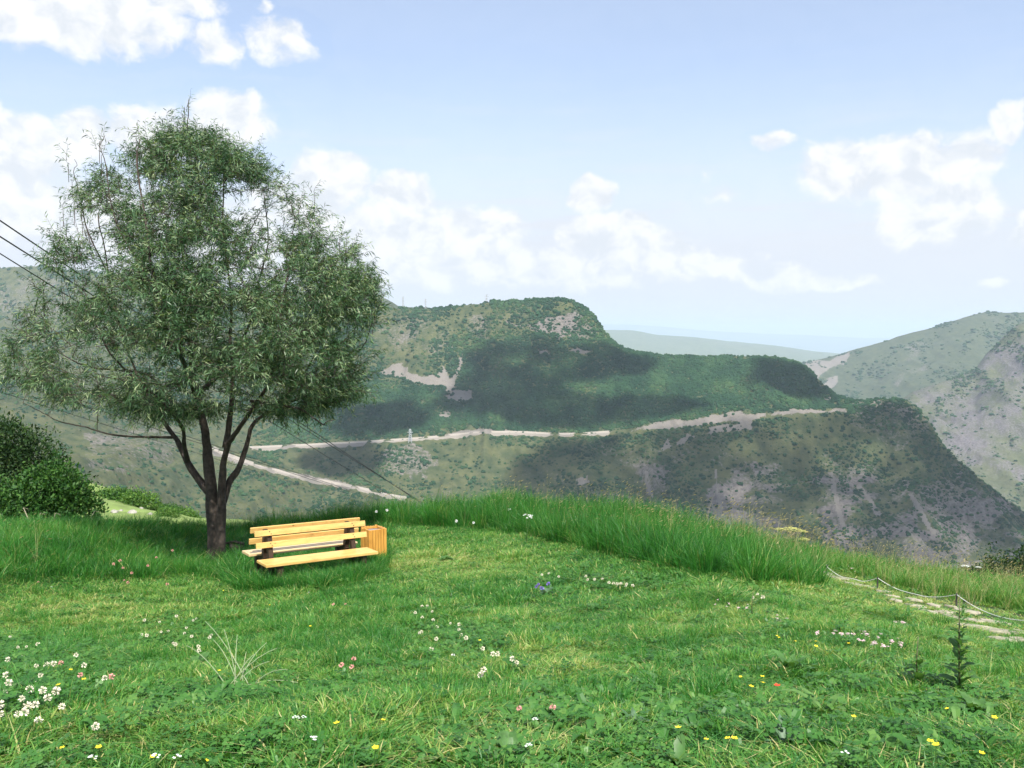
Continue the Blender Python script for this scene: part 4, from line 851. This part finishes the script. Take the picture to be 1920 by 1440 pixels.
# ------------------------------------------------------------------ bushes
def bush(name, base, lobes, nleaf, lsize, m, label, cat='bush', group=None, mb_mesh=None, tw_n=26):
    root = empty(name, base); tag(root, label, cat, group); V, Fc, AT = [], [], []; tot = sum(l[3]**2 for l in lobes); mb = MB()
    for (cx_, cy_, cz_, r, rz) in lobes:
        k = int(nleaf * r*r / tot); d = rng.normal(0, 1, (k, 3)); d /= np.linalg.norm(d, axis=1)[:, None]; lump = 1 + .30*(np.sin(d[:, 0]*5 + cx_*9)*np.sin(d[:, 1]*5 + 2 + cz_) + .7*np.sin(d[:, 2]*7 + d[:, 0]*4)*np.sin(d[:, 1]*9 + 1)) + .13*(rng.uniform(0, 1, k) > .93)
        rad = r*lump*(rng.uniform(0, 1, k)**.22); P = np.array([cx_, cy_, cz_]) + d*rad[:, None]*np.array([1, 1, rz/r]); P = P[P[:, 2] > .0]
        for p, dd in zip(P, d):
            a = dd*.6 + rng.normal(0, .6, 3) + np.array([0, 0, .2]); a /= np.linalg.norm(a); s = np.cross(a, rng.normal(0, 1, 3)); s /= np.linalg.norm(s) + 1e-9; l = lsize*random.uniform(.6, 1.3); w = l*.5; q = len(V)
            V.extend([p, p + a*l*.5 + s*w*.5, p + a*l, p + a*l*.5 - s*w*.5]); Fc.append((q, q+1, q+2, q+3)); AT.extend([random.random()]*4)
        for _ in range(max(3, tw_n//len(lobes))):
            e = np.array([cx_, cy_, cz_]) + rng.normal(0, .42, 3)*np.array([r, r, rz]); e[2] = max(e[2], .3); b_ = np.array([random.gauss(0, .02), random.gauss(0, .02), -.1]); md = (b_ + e)/2 + rng.normal(0, .1*r, 3); mb.tube([b_, md, e], [.012*r + .006, .008*r + .004, .004], 5, False)
    mb.build('branches', M_bark, root); c = mesh_obj('crown', V, np.array(Fc), m, root); attr(c, 'rnd', AT); c['kind'] = 'stuff'; return root
pb = at(105, 1004, 21.); b1 = np.array([pb[0], 21., pb[2]])
bush('bush', b1, [(0, 0, .75, .82, .85), (.55, .1, .55, .55, .6), (-.65, .2, .7, .75, .75), (-.1, .3, 1.15, .62, .6), (-1.3, .4, .55, .7, .7), (.35, 0, .95, .5, .45)], 15000, .092, G_bush, 'rounded light green leafy bush at the left edge of the terrace')
pb = at(35, 968, 25.); b2 = np.array([pb[0], 25., pb[2]])
bush('bush', b2, [(0, 0, 1.6, 1.0, 1.0), (.55, 0, 1.35, .75, .75), (-.9, .2, 1.9, 1.0, .9), (-.25, .2, 2.1, .65, .6), (-1.6, 0, 1.3, 1.0, 1.2), (.9, .1, .9, .6, .6), (-.2, 0, .8, 1.0, .8)], 17000, .10, G_bush_dark, 'taller dark green bush behind the light green bush at the left')
pb = at(1895, 1100, 15.4); b3 = np.array([pb[0], 15.4, float(ground(pb[0], 15.4)) - .05])
bush('bush', b3, [(0, 0, .46, .48, .46), (.6, .1, .5, .5, .46), (-.45, 0, .38, .36, .36), (1.2, 0, .45, .5, .46), (-.8, 0, .34, .24, .28)], 14000, .055, G_bush_dark, 'low dark bush poking above the grass at the right edge')
# dead branches at the foot of the left bush
for i, (x0, y0, x1, y1) in enumerate([(52, 985, 44, 952), (92, 992, 104, 962), (70, 985, 76, 962), (170, 975, 178, 958)]):
    p = at(x0, y0 + 12, 19.3); q = at(x1, y1, 19.5); r = empty('dead_branch', p); mb = MB(); m_ = (p+q)/2 + np.array([random.gauss(0, .08), 0, .05]); mb.tube(rel([p - np.array([0, 0, .15]), m_, q, q + np.array([.10, 0, -.03])], p), [.014, .011, .008, .005], 5); ob = mb.build('dead_branch', M_dead); bpy.data.objects.remove(r); ob.location = p
    tag(ob, 'bare pale dead branch at the foot of the light green bush', 'branch', 'dead branches under the left bush')
# bushes scattered over the lower shoulder
protos = []
sx_ = [(205, 930, 88), (228, 938, 84), (250, 945, 80), (285, 958, 82), (318, 972, 76), (340, 978, 80), (300, 990, 62), (195, 915, 100), (225, 922, 102), (265, 942, 100), (330, 962, 98), (360, 976, 88), (310, 955, 104)]
for i, (x, y, d) in enumerate(sx_):
    q = SHB.reshape(-1, 3); X = (x - CX)/F*d; k = np.argmin((q[:, 0]-X)**2 + (q[:, 1]-d)**2); p = q[k]
    if i < 3:
        r = bush('bush', p, [(0, 0, .6, 1.2, .9), (1.0, .2, .5, .9, .7), (-.9, -.2, .6, .9, .8)], 2600, .20, [G_slope, G_bush, G_slope][i], '', tw_n=9); protos.append(r)
    else: r = copy_tree(protos[i % 3]); r.location = tuple(map(float, p)); sc_ = random.uniform(.45, .95); r.scale = (sc_, sc_, sc_*random.uniform(.7, 1.0)); r.rotation_euler = (0, 0, random.uniform(0, 6))
    tag(r, 'small round bush on the sunny slope below, between the left bush and the willow trunk', 'bush', 'small bushes on the slope below the terrace')
for i, (x, y, d) in enumerate([(228, 955, 72), (250, 962, 70), (262, 955, 76), (282, 966, 70), (292, 978, 64), (218, 962, 70), (275, 972, 66)]):
    q = SHB.reshape(-1, 3); X = (x - CX)/F*d; k = np.argmin((q[:, 0]-X)**2 + (q[:, 1]-d)**2); mb = MB(); sc_ = random.uniform(.16, .36)
    mb.add(icoV*np.array([sc_, sc_*.8, sc_*.7])*(1 + .18*np.sin(icoV @ rng.uniform(-4, 4, (3, 1)))), icoF); ob = mb.build('boulder', M_rock); ob.location = tuple(map(float, q[k])); tag(ob, 'pale boulder among the bushes on the slope below the terrace', 'boulder', 'boulders on the slope below')

# ------------------------------------------------------------------ overhead cables
def cable(a, da, b, db, r, sag, label, group):
    A = at(a[0], a[1], da); B = at(b[0], b[1], db); A2 = A + (A-B)*.25; B = B + (B-A)*.6; t = np.linspace(0, 1, 80)[:, None]; C = A2 + (B-A2)*t; C[:, 2] -= (4*t*(1-t))[:, 0]*sag
    mb = MB(); mb.tube(C - A, r, 6); o = mb.build('power_cable', M_cable); o.location = tuple(map(float, A)); tag(o, label, 'cable', group)
cable((0, 411), 32, (733, 904), 80, .026, .10, 'topmost of the three thick cables crossing the sky left of the willow', 'upper cables')
cable((0, 441), 32, (725, 899), 80, .026, .10, 'middle of the three thick cables crossing the sky left of the willow', 'upper cables')
cable((0, 473), 34, (690, 901), 74, .022, .10, 'lowest of the three cables crossing the sky left of the willow', 'upper cables')
cable((0, 698), 60, (640, 912), 130, .028, .15, 'upper cable of the lower pair passing behind the low left branches', 'lower cables')
cable((0, 706), 60, (636, 914), 130, .028, .15, 'under cable of the lower pair passing behind the low left branches', 'lower cables')
cable((0, 733), 60, (600, 918), 130, .022, .15, 'lowest single thin cable passing behind the low left branches', 'lower cables')

# ------------------------------------------------------------------ pylons and mast on the mountain
def pylon(px_, py_, h, arms, label, base_w=.20, thick=.32, sheet_B=None):
    B = MB_ if sheet_B is None else sheet_B; p = drape([px_], [py_], B)[0]; root = empty('pylon', p); tag(root, label, 'pylon'); w = h*base_w/2; tw_ = h*.03; C4 = [(-1, -1), (1, -1), (1, 1), (-1, 1)]
    for i, j in C4: mb = MB(); mb.bar((i*w, j*w, -1.5), (i*tw_, j*tw_, h), thick); mb.build('leg', M_steel, root)
    mb = MB(); L_ = 6
    for k in range(L_):
        z0, z1 = h*k/L_, h*(k+1)/L_; a0 = w + (tw_-w)*k/L_; a1 = w + (tw_-w)*(k+1)/L_
        for s in range(4):
            i, j = C4[s]; i2, j2 = C4[(s+1) % 4]; mb.bar((i*a0, j*a0, z0), (i2*a1, j2*a1, z1), thick*.55); mb.bar((i2*a0, j2*a0, z0), (i*a1, j*a1, z1), thick*.55)
    mb.build('bracing', M_steel, root)
    for z, hw in arms:
        mb = MB(); mb.bar((-hw, 0, z*h), (hw, 0, z*h), thick); mb.bar((-hw, 0, z*h), (0, 0, z*h + h*.06), thick*.7); mb.bar((hw, 0, z*h), (0, 0, z*h + h*.06), thick*.7); mb.build('crossarm', M_steel, root)
    return root
pylon(768, 829, 29., [(.74, 6.), (.90, 3.5)], 'grey lattice pylon standing beside the road in the valley', .26, .42)
pylon(913, 569, 26., [(.55, 5.0), (.78, 6.5), (.97, 6.5)], 'pylon with three crossarms on the crest of the mountain', .16, .55)
pylon(757, 578, 36., [(.6, 5.), (.85, 4.)], 'tall faint pylon on the skyline right of the willow', .16, .5); pylon(797, 579, 30., [(.7, 5.), (.9, 4.)], 'smaller faint pylon on the skyline between the tall faint pylon and the crest', .14, .5)
p = drape([1039], [563], MB_)[0]; mb = MB(); mb.tube([(0, 0, -2), (0, 0, 26)], [.42, .22], 6); root = empty('radio_mast', p); tag(root, 'thin radio mast on the flat top of the mountain', 'mast'); mb.build('pole', M_steel, root); mb = MB(); mb.bar((-1.2, 0, 23), (1.2, 0, 23), .15); mb.build('antenna', M_steel, root)

# ------------------------------------------------------------------ stepping stone path and rope fence
pth = empty('path', g1(1700, 1135)); pth['kind'] = 'structure'
STONES = [(1545, 1076, 14, 3.5), (1572, 1086, 18, 3), (1603, 1098, 18, 3), (1628, 1103, 22, 4), (1655, 1110, 16, 3), (1672, 1119, 16, 3), (1676, 1127, 14, 3), (1716, 1127, 16, 2.5), (1718, 1138, 18, 4), (1750, 1137, 12, 3), (1785, 1139, 14, 3), (1742, 1148, 18, 4), (1772, 1150, 20, 4), (1812, 1148, 22, 5), (1790, 1160, 20, 4), (1826, 1166, 18, 3), (1832, 1176, 34, 6), (1872, 1170, 28, 5), (1880, 1186, 34, 5), (1924, 1188, 22, 4), (1876, 1201, 24, 4), (1922, 1203, 26, 5), (1945, 1218, 26, 5)]
for (x, y, rx, ry_) in STONES:
    p = g1(x, y); r = rx/F*p[1]; th = np.linspace(0, 6.283, 11)[:-1]; irr = 1 + rng.uniform(-.2, .2, 10); a = random.uniform(0, 3); dep = max(r*.62, .11)
    ring = np.stack([np.cos(th)*r*irr, np.sin(th)*dep*irr, 0*th], -1); zz = np.array([float(ground(p[0]+q[0], p[1]+q[1])) for q in ring]); top = ring.copy(); top[:, 2] = zz - p[2] + .022; mid_ = ring*1.06; mid_[:, 2] = zz - p[2] + .008; bot = ring*1.06; bot[:, 2] = zz - p[2] - .06
    V = np.concatenate([bot, mid_, top, [[0, 0, .026]]]); f = [(i*10+k, i*10+(k+1) % 10, (i+1)*10+(k+1) % 10, (i+1)*10+k) for i in range(2) for k in range(10)] + [(20+k, 20+(k+1) % 10, 30) for k in range(10)]
    mb = MB(); mb.add(V, f); ob = mb.build('stone', M_stone, pth); ob.location = tuple(map(float, p - np.array(pth.location)))
rf = empty('rope_fence', g1(1793, 1138)); tag(rf, 'low white rope strung between dark stakes along the stone path', 'fence')
posts = []
for x, y, top in [(1550, 1078, 1062), (1645, 1106, 1083), (1793, 1140, 1114), (1965, 1190, 1160)]:
    p = g1(x, y); h = (y - top)/F*p[1]; t = p + np.array([0, 0, h]); posts.append(t); mb = MB(); mb.tube(rel([p - np.array([0, 0, .1]), t + np.array([0, 0, .015])], rf.location), [.012, .010], 7); mb.build('post', M_stake, rf)
for a, b_ in zip(posts[:-1], posts[1:]):
    t = np.linspace(0, 1, 16)[:, None]; C = a + (b_-a)*t; C[:, 2] -= (4*t*(1-t))[:, 0]*.12; C[:, 2] = np.maximum(C[:, 2], ground(C[:, 0], C[:, 1]) + .05); mb = MB(); mb.tube(rel(C, rf.location), .0038, 6); mb.build('rope', M_rope, rf)

# ------------------------------------------------------------------ flowers and single plants
def head_clover(r, k, col):
    rr = np.random.default_rng(k); V, Fc = [], []
    for i in range(46):
        z = rr.uniform(-.75, 1); a = rr.uniform(0, 6.283); d = np.array([math.sqrt(1-z*z)*math.cos(a), math.sqrt(1-z*z)*math.sin(a), z]); s = np.cross(d, rr.normal(0, 1, 3)); s /= np.linalg.norm(s); q = len(V); b_ = d*r*.35
        V += [b_, b_ + d*r*.4 + s*r*.16, d*r*1.05 + s*r*.1, d*r*1.05 - s*r*.1, b_ + d*r*.4 - s*r*.16]; Fc.append((q, q+1, q+2, q+3, q+4))
    return V, Fc
def daisy(r, n, wid, cup):
    V, Fc = [], []
    for i in range(n):
        a = i*6.283/n; D = np.array([math.cos(a), math.sin(a), 0]); S = np.array([-D[1], D[0], 0]); q = len(V); V += [D*r*.1, D*r*.6 + S*r*wid + np.array([0, 0, r*cup*.5]), D*r + np.array([0, 0, r*cup]), D*r*.6 - S*r*wid + np.array([0, 0, r*cup*.5])]; Fc.append((q, q+1, q+2, q+3))
    return V, Fc
def cluster(r, n, k, rad=.3):
    rr = np.random.default_rng(k); V, Fc = [], []
    for i in range(n):
        c = rr.normal(0, r*.42, 3)*np.array([1, 1, .45]); v2, f2 = daisy(r*rad, 5, .35, .3); q = len(V); V += [c + x for x in v2]; Fc += [tuple(q + j for j in f) for f in f2]
    return V, Fc
def flower_proto(name, hd, m, h, stem_m=M_stem):
    mb = MB(); bend = random.uniform(-.02, .02); mb.tube([(0, 0, -.02), (bend*.4, 0, h*.5), (bend, 0, h)], [.0016, .0014, .0012], 5); st_ = mb.build(name, stem_m); hd_o = mesh_obj('flower_head', hd[0], hd[1], m, st_); hd_o.location = (bend, 0, h); return st_
P_cl = [flower_proto('clover_flower', head_clover(.017, 1, 0), M_clover, .10), flower_proto('clover_flower', head_clover(.015, 2, 0), M_clover, .12)]
P_pk = [flower_proto('clover_flower', head_clover(.014, 3, 0), M_clover_pink, .11)]
P_ye = [flower_proto('buttercup', daisy(.012, 5, .42, .35), M_yellow, .12)]
P_pw = [flower_proto('pink_flower', cluster(.020, 9, 5), M_pinkwhite, .13), flower_proto('pink_flower', cluster(.023, 12, 6), M_pinkwhite, .12)]
P_sf = [flower_proto('sainfoin', head_clover(.020, 7, 0), M_clover_pink, .34)]
P_wh = [flower_proto('white_flower', cluster(.012, 6, 8, .4), M_white, .12)]
P_vi = [flower_proto('sage_flower', head_clover(.02, 9, 0), M_violet, .30)]
P_rd = [flower_proto('poppy', daisy(.020, 5, .5, .5), M_red, .14)]
P_dn = [flower_proto('dandelion_clock', head_clover(.024, 12, 0), M_white, .45)]
used = set()
def plant(protos, spots, label, cat, group, top=True, smin=.8, smax=1.2):
    """spots are where the heads are seen; each stands on the ground under that line of sight"""
    for (x, y) in spots:
        k = random.randrange(len(protos)); o = protos[k]
        if o.name in used: o = copy_tree(o)
        used.add(o.name); s = random.uniform(smin, smax); hz = o.children[0].location[2]*s
        d = ray(x, y); ts = np.arange(1.5, 27, .06); Q = EYE + d*ts[:, None]; below = Q[:, 2] - hz < ground(Q[:, 0], Q[:, 1]); i = int(np.argmax(below)) if below.any() else len(ts)-1; q = Q[i]
        o.location = (float(q[0]), float(q[1]), float(ground(q[0], q[1]))); o.scale = (s, s, s); o.rotation_euler = (random.gauss(0, .12), random.gauss(0, .12), random.uniform(0, 6)); tag(o, label, cat, group)
def jit(pts, k, sx, sy):
    out = []
    for (x, y) in pts:
        for _ in range(k): out.append((x + random.gauss(0, sx), y + random.gauss(0, sy)))
    return out
A_ = [(30, 1212), (48, 1212), (68, 1210), (44, 1232), (66, 1250), (84, 1246), (98, 1247), (6, 1268), (14, 1282), (70, 1270), (76, 1284), (100, 1296), (98, 1307), (44, 1312), (66, 1322), (76, 1312), (114, 1326), (40, 1342), (8, 1342), (195, 1277), (18, 1300), (78, 1277), (52, 1328), (28, 1350), (2, 1322), (152, 1249), (128, 1230), (190, 1355), (78, 1360), (20, 1196), (6, 1240), (58, 1292)]
plant(P_cl, A_, 'cream white clover flower in the dense patch at the lower left corner', 'flower', 'clover in the lower left corner')
plant(P_cl, jit([(290, 1168), (330, 1170), (365, 1166), (300, 1185), (350, 1190), (390, 1195), (380, 1215), (330, 1205), (270, 1190)], 2, 12, 6), 'white clover flower in the loose patch above the dry stalks at lower left', 'flower', 'clover above the dry stalks')
plant(P_cl, [(792, 1137), (802, 1138), (814, 1146), (793, 1157), (815, 1162), (814, 1176), (846, 1170), (860, 1173), (861, 1180), (857, 1187), (877, 1191), (790, 1189), (797, 1186), (820, 1199), (806, 1218), (909, 1214), (919, 1229), (918, 1222), (961, 1238), (970, 1240), (908, 1259), (903, 1267), (777, 1150)], 'white clover flower in the diagonal patch at the middle of the lawn', 'flower', 'clover in the middle of the lawn')
plant(P_cl, jit([(1030, 1078), (1110, 1085), (1140, 1090), (1165, 1094), (1180, 1098), (1420, 1120)], 3, 10, 3), 'small white clover flower in the far patch before the tall grass', 'flower', 'clover before the tall grass', smin=.9, smax=1.2)
plant(P_pk, [(661, 1237), (642, 1245), (660, 1249), (217, 1271), (977, 1325), (1030, 1324), (625, 1130), (645, 1133), (71, 1094), (120, 1245), (235, 1088), (155, 1268)], 'reddish pink clover flower dotted in the lawn', 'flower', 'pink clover in the lawn')
plant(P_ye, [(402, 1258), (120, 1257), (156, 1277), (117, 1286), (303, 1408), (371, 1430), (120, 1401), (192, 1397), (635, 1363), (708, 1362), (1287, 1369), (1330, 1401), (1370, 1399), (903, 1201), (418, 1106), (582, 1175), (48, 1069), (700, 1390), (1395, 1268), (505, 1135)], 'yellow buttercup dotted in the near lawn', 'flower', 'buttercups in the near lawn')
plant(P_ye, [(1452, 1192), (1460, 1196), (1518, 1208), (1530, 1206), (1484, 1203), (1395, 1290), (1421, 1272), (1788, 1327), (1850, 1342), (1752, 1392), (1758, 1396), (1824, 1414), (1371, 1398), (1600, 1344), (1697, 1238), (1595, 1207), (1433, 1050), (1426, 1285), (1940, 1352)], 'yellow buttercup among the weeds on the right side of the lawn', 'flower', 'buttercups at the right')
plant(P_pw, [(1541, 1185), (1560, 1190), (1575, 1188), (1590, 1192), (1598, 1190), (1608, 1198), (1618, 1188), (1628, 1192), (1640, 1196), (1648, 1190), (1652, 1205), (1660, 1202), (1675, 1208), (1684, 1206), (1635, 1203), (1646, 1208), (1622, 1201), (1680, 1198), (1565, 1184), (1675, 1165), (1688, 1166), (1690, 1168)], 'pale pink flower cluster in the patch left of the stone path', 'flower', 'pink flowers left of the path')
plant(P_pw, jit([(1370, 1138), (1385, 1142), (1400, 1140), (1455, 1158), (1465, 1160), (1540, 1060), (1590, 1066), (1600, 1070), (1350, 1132)], 2, 7, 3), 'pale pink flower cluster on the far lawn near the rope', 'flower', 'pink flowers near the rope', smin=.6, smax=.95)
plant(P_sf, [(300, 1045), (225, 1052), (208, 1058), (237, 1076), (318, 1032), (233, 1066), (246, 1087), (322, 1095), (268, 1062)], 'pink flower spike standing in the grass left of the willow trunk', 'flower', 'pink spikes left of the trunk')
plant(P_wh, [(398, 1016), (404, 1024), (412, 1020), (418, 1012), (396, 1028), (408, 1030), (426, 1021), (392, 1012), (385, 1035), (400, 1036)], 'tiny white flower at the foot of the willow trunk', 'flower', 'white flowers at the trunk')
plant(P_wh, [(555, 1350), (548, 1348), (287, 1421), (325, 1424), (1000, 1352), (1002, 1403), (590, 1383), (94, 1102), (582, 1112), (163, 1424), (1578, 1408), (850, 1227)], 'tiny white flower lying low in the near lawn', 'flower', 'small white flowers in the near lawn')
plant(P_vi, [(1013, 1094), (1033, 1096), (1016, 1102), (1012, 1104)], 'violet sage spike in the middle of the far lawn', 'flower', 'violet sage')
plant(P_rd, [(1458, 1287)], 'single red poppy among the weeds at the lower right', 'flower', None)
plant(P_dn, [(609, 951), (849, 976), (883, 980), (722, 957), (700, 960)], 'round white seed head in the tall grass behind the benches', 'flower', 'white seed heads behind the benches')
plant(P_wh, [(985, 965), (957, 956), (987, 969), (850, 922), (868, 921), (990, 967)], 'flat white flower head in the tall grass right of the benches', 'flower', 'white heads in the tall grass', smin=3.2, smax=4.2)
# yellow umbels at the terrace edge
def umbel(x, y, base_y, depth, rad, label, col=M_umbel):
    p = at(x, y, depth); g = np.array([p[0], p[1], float(ground(p[0], p[1]))]); h = p[2]-g[2]; root = empty('umbel_plant', g); tag(root, label, 'plant', 'umbel plants'); mb = MB(); mb.tube([(0, 0, -.05), (.02, 0, h*.6), (0, 0, h*.92)], [.008, .006, .004], 6); mb.build('stem', M_stem, root)
    r = MB(); V, Fc = [], []
    for i in range(26):
        a = i*2.4; rr = rad*math.sqrt((i+.5)/26); e = np.array([rr*math.cos(a), rr*math.sin(a), h + rad*.25*(1-(rr/rad)**2)]); r.tube([(0, 0, h*.92), e], [.002, .0014], 4, False); v2, f2 = cluster(rad*.24, 5, i, .42); q = len(V); V += [e + t_ for t_ in v2]; Fc += [tuple(q + j for j in f) for f in f2]
    r.build('flower_ray', M_stem, root); mesh_obj('flower_head', V, Fc, col, root)
umbel(1485, 994, 0, 15.6, .15, 'yellow umbel flower at the terrace edge, largest of its cluster'); umbel(1462, 993, 0, 15.9, .09, 'yellow umbel flower at the terrace edge, left of the largest one'); umbel(1506, 997, 0, 15.8, .08, 'yellow umbel flower at the terrace edge, right of the largest one'); umbel(1508, 1012, 0, 15.2, .09, 'pale yellow umbel flower at the terrace edge, below the others')
umbel(1810, 1062, 0, 13.2, .055, 'white umbel flower in the grass before the low dark bush', M_white); umbel(1835, 1064, 0, 13.4, .04, 'smaller white umbel flower beside the one before the low dark bush', M_white)

def leaf_mesh(l, w, m, name='leaf', lobed=False, droop=.5, k=0, up=.8):
    rr = np.random.default_rng(k); V, Fc = [], []; n = 9
    for i in range(n+1):
        t = i/n; ww = w*math.sin(min(1, t*1.02)*math.pi)**.75*(.55 + .6*(1-t)) + .001; ww *= (rr.uniform(.45, 1.25) if lobed else 1); z = up*l*t*(1 - droop*t); xx = l*t*(1 - .25*up); V += [(xx, -ww, z + ww*.4 + rr.normal(0, .002)), (xx, 0, z), (xx, ww, z + ww*.4 + rr.normal(0, .002))]
    for i in range(n):
        a = 3*i; Fc += [(a, a+1, a+4, a+3), (a+1, a+2, a+5, a+4)]
    return V, Fc
M_dock = leafy('dock_leaf', (.085, .20, .05)); M_grey = leafy('grey_green_leaf', (.10, .19, .10)); M_pale = leafy('pale_green_leaf', (.12, .24, .06))
def weed(name, x, y, h, nl, ll, lw, m, label, lobed=False, stem=True, group=None, stem_m=M_stem_red, up=.8):
    g = g1(x, y); root = empty(name, g, random.uniform(0, 6)); tag(root, label, 'plant', group)
    if stem: mb = MB(); mb.tube([(0, 0, -.03), (.01, .01, h*.5), (0, .015, h)], [.006, .0045, .002], 7); mb.build('stem', stem_m, root, smooth=True)
    for i in range(nl):
        t = i/max(1, nl-1); sc_ = ((1 - .85*t)*random.uniform(.6, 1.25)) if stem else random.uniform(.5, 1.15); V, Fc = leaf_mesh(ll*sc_, lw*sc_, m, lobed=lobed, k=i + int(x), up=up*random.uniform(.3, 1.5), droop=random.uniform(.3, .8)); o = mesh_obj('leaf', V, Fc, m, root, smooth=True); o.location = (0, 0, h*.9*t**.85 if stem else .01); o.rotation_euler = (0, 0, i*2.4 + random.uniform(-.8, .8))
    return root
weed('dock_plant', 1800, 1305, .56, 46, .16, .038, M_dock, 'tall dock plant with a reddish stem standing left of the stone path at right', True)
weed('dock_plant', 1722, 1290, .30, 22, .13, .030, M_dock, 'shorter dark dock plant just left of the tall dock plant', True)
weed('dock_plant', 1411, 1160, .26, 14, .09, .018, M_dock, 'small upright dark weed on the far lawn among pink flowers', True)
weed('leafy_weed', 1830, 1345, .2, 46, .13, .028, M_dock, 'dark leafy weed at the foot of the tall dock plant', True, False)
weed('leafy_weed', 1482, 1262, .2, 20, .16, .032, M_dock, 'broad leaved weed above the red poppy', False, False)
weed('leafy_weed', 1700, 1275, .2, 30, .11, .02, M_grey, 'pale lobed weed at the foot of the shorter dock plant', True, False)
weed('leafy_weed', 1190, 1362, .2, 26, .08, .013, M_grey, 'grey green lobed weed in the near lawn below the centre', True, False)
weed('leafy_weed', 1470, 1405, .2, 34, .11, .018, M_grey, 'grey green lobed weed at the bottom right of centre', True, False)
weed('leafy_weed', 1270, 1438, .2, 14, .10, .022, M_dock, 'dark weed at the bottom edge right of centre', True, False)
weed('leafy_weed', 955, 1425, .2, 14, .12, .03, M_dock, 'dark weed at the bottom edge of the lawn, centre', True, False)
weed('leafy_weed', 372, 1252, .2, 12, .15, .05, M_dock, 'dark broad leaved weed beside the dry stalks at lower left', False, False)
weed('leafy_weed', 425, 1060, .2, 26, .22, .06, M_dock, 'dark leafy weed at the foot of the willow trunk', False, False, up=1.1)
weed('leafy_weed', 1110, 1145, .2, 16, .12, .035, M_dock, 'dark leafy weed in the middle of the far lawn', False, False)
weed('leafy_weed', 835, 1052, .2, 18, .16, .04, M_dock, 'dark leafy weed right of the litter bin', False, False)
weed('leafy_weed', 1025, 1115, .2, 16, .14, .03, M_grey, 'leafy weed under the violet sage spikes', False, False)
weed('leafy_weed', 640, 1070, .2, 20, .16, .025, M_grey, 'pale feathery weed in front of the bench seat', True, False, up=1.0)
# one long drooping leaf by the poppy
g = g1(1545, 1345); root = empty('drooping_leaf_plant', g, 0); tag(root, 'plant with one long pale leaf arching left beside the red poppy', 'plant')
for i, (l, w, a) in enumerate([(.30, .022, 2.75), (.20, .020, 2.2), (.17, .02, .6), (.15, .02, 4.4), (.15, .02, 5.4)]):
    V, Fc = leaf_mesh(l, w, M_pale, droop=.72 if i == 0 else .5, k=i, up=1.0); o = mesh_obj('leaf', V, Fc, M_pale, root, smooth=True); o.rotation_euler = (0, 0, a)
# bundle of dry stalks
g = g1(440, 1300); root = empty('dry_stalk_tuft', g); tag(root, 'sprawling tuft of pale dry stalks in the lawn below the willow', 'plant')
for (x, y, o) in [(385, 1165, .2), (420, 1180, 0), (350, 1210, .3), (480, 1225, 0), (505, 1240, -.1), (445, 1190, .2), (500, 1205, .2), (560, 1280, -.1), (520, 1215, 0), (400, 1200, .1), (462, 1222, 0), (540, 1255, -.1)]:
    s_ = np.array([random.gauss(0, .05), random.gauss(0, .05), -.02]); e = at(x, y, g[1] + o + .1) - g; gz = float(ground((g+e)[0], (g+e)[1])) - g[2]; e[2] = max(e[2], gz + .05); md = (s_+e)/2 + np.array([0, 0, .09]); t = np.linspace(0, 1, 7)[:, None]; C = s_*(1-t)**2 + 2*md*t*(1-t) + e*t*t; mb = MB(); mb.tube(C, np.linspace(.0032, .0016, 7), 5); mb.build('stalk', plain('pale_stalk', (.24, .30, .16), .7) if 'pale_stalk' not in bpy.data.materials else bpy.data.materials['pale_stalk'], root)
bpy.context.view_layer.update()
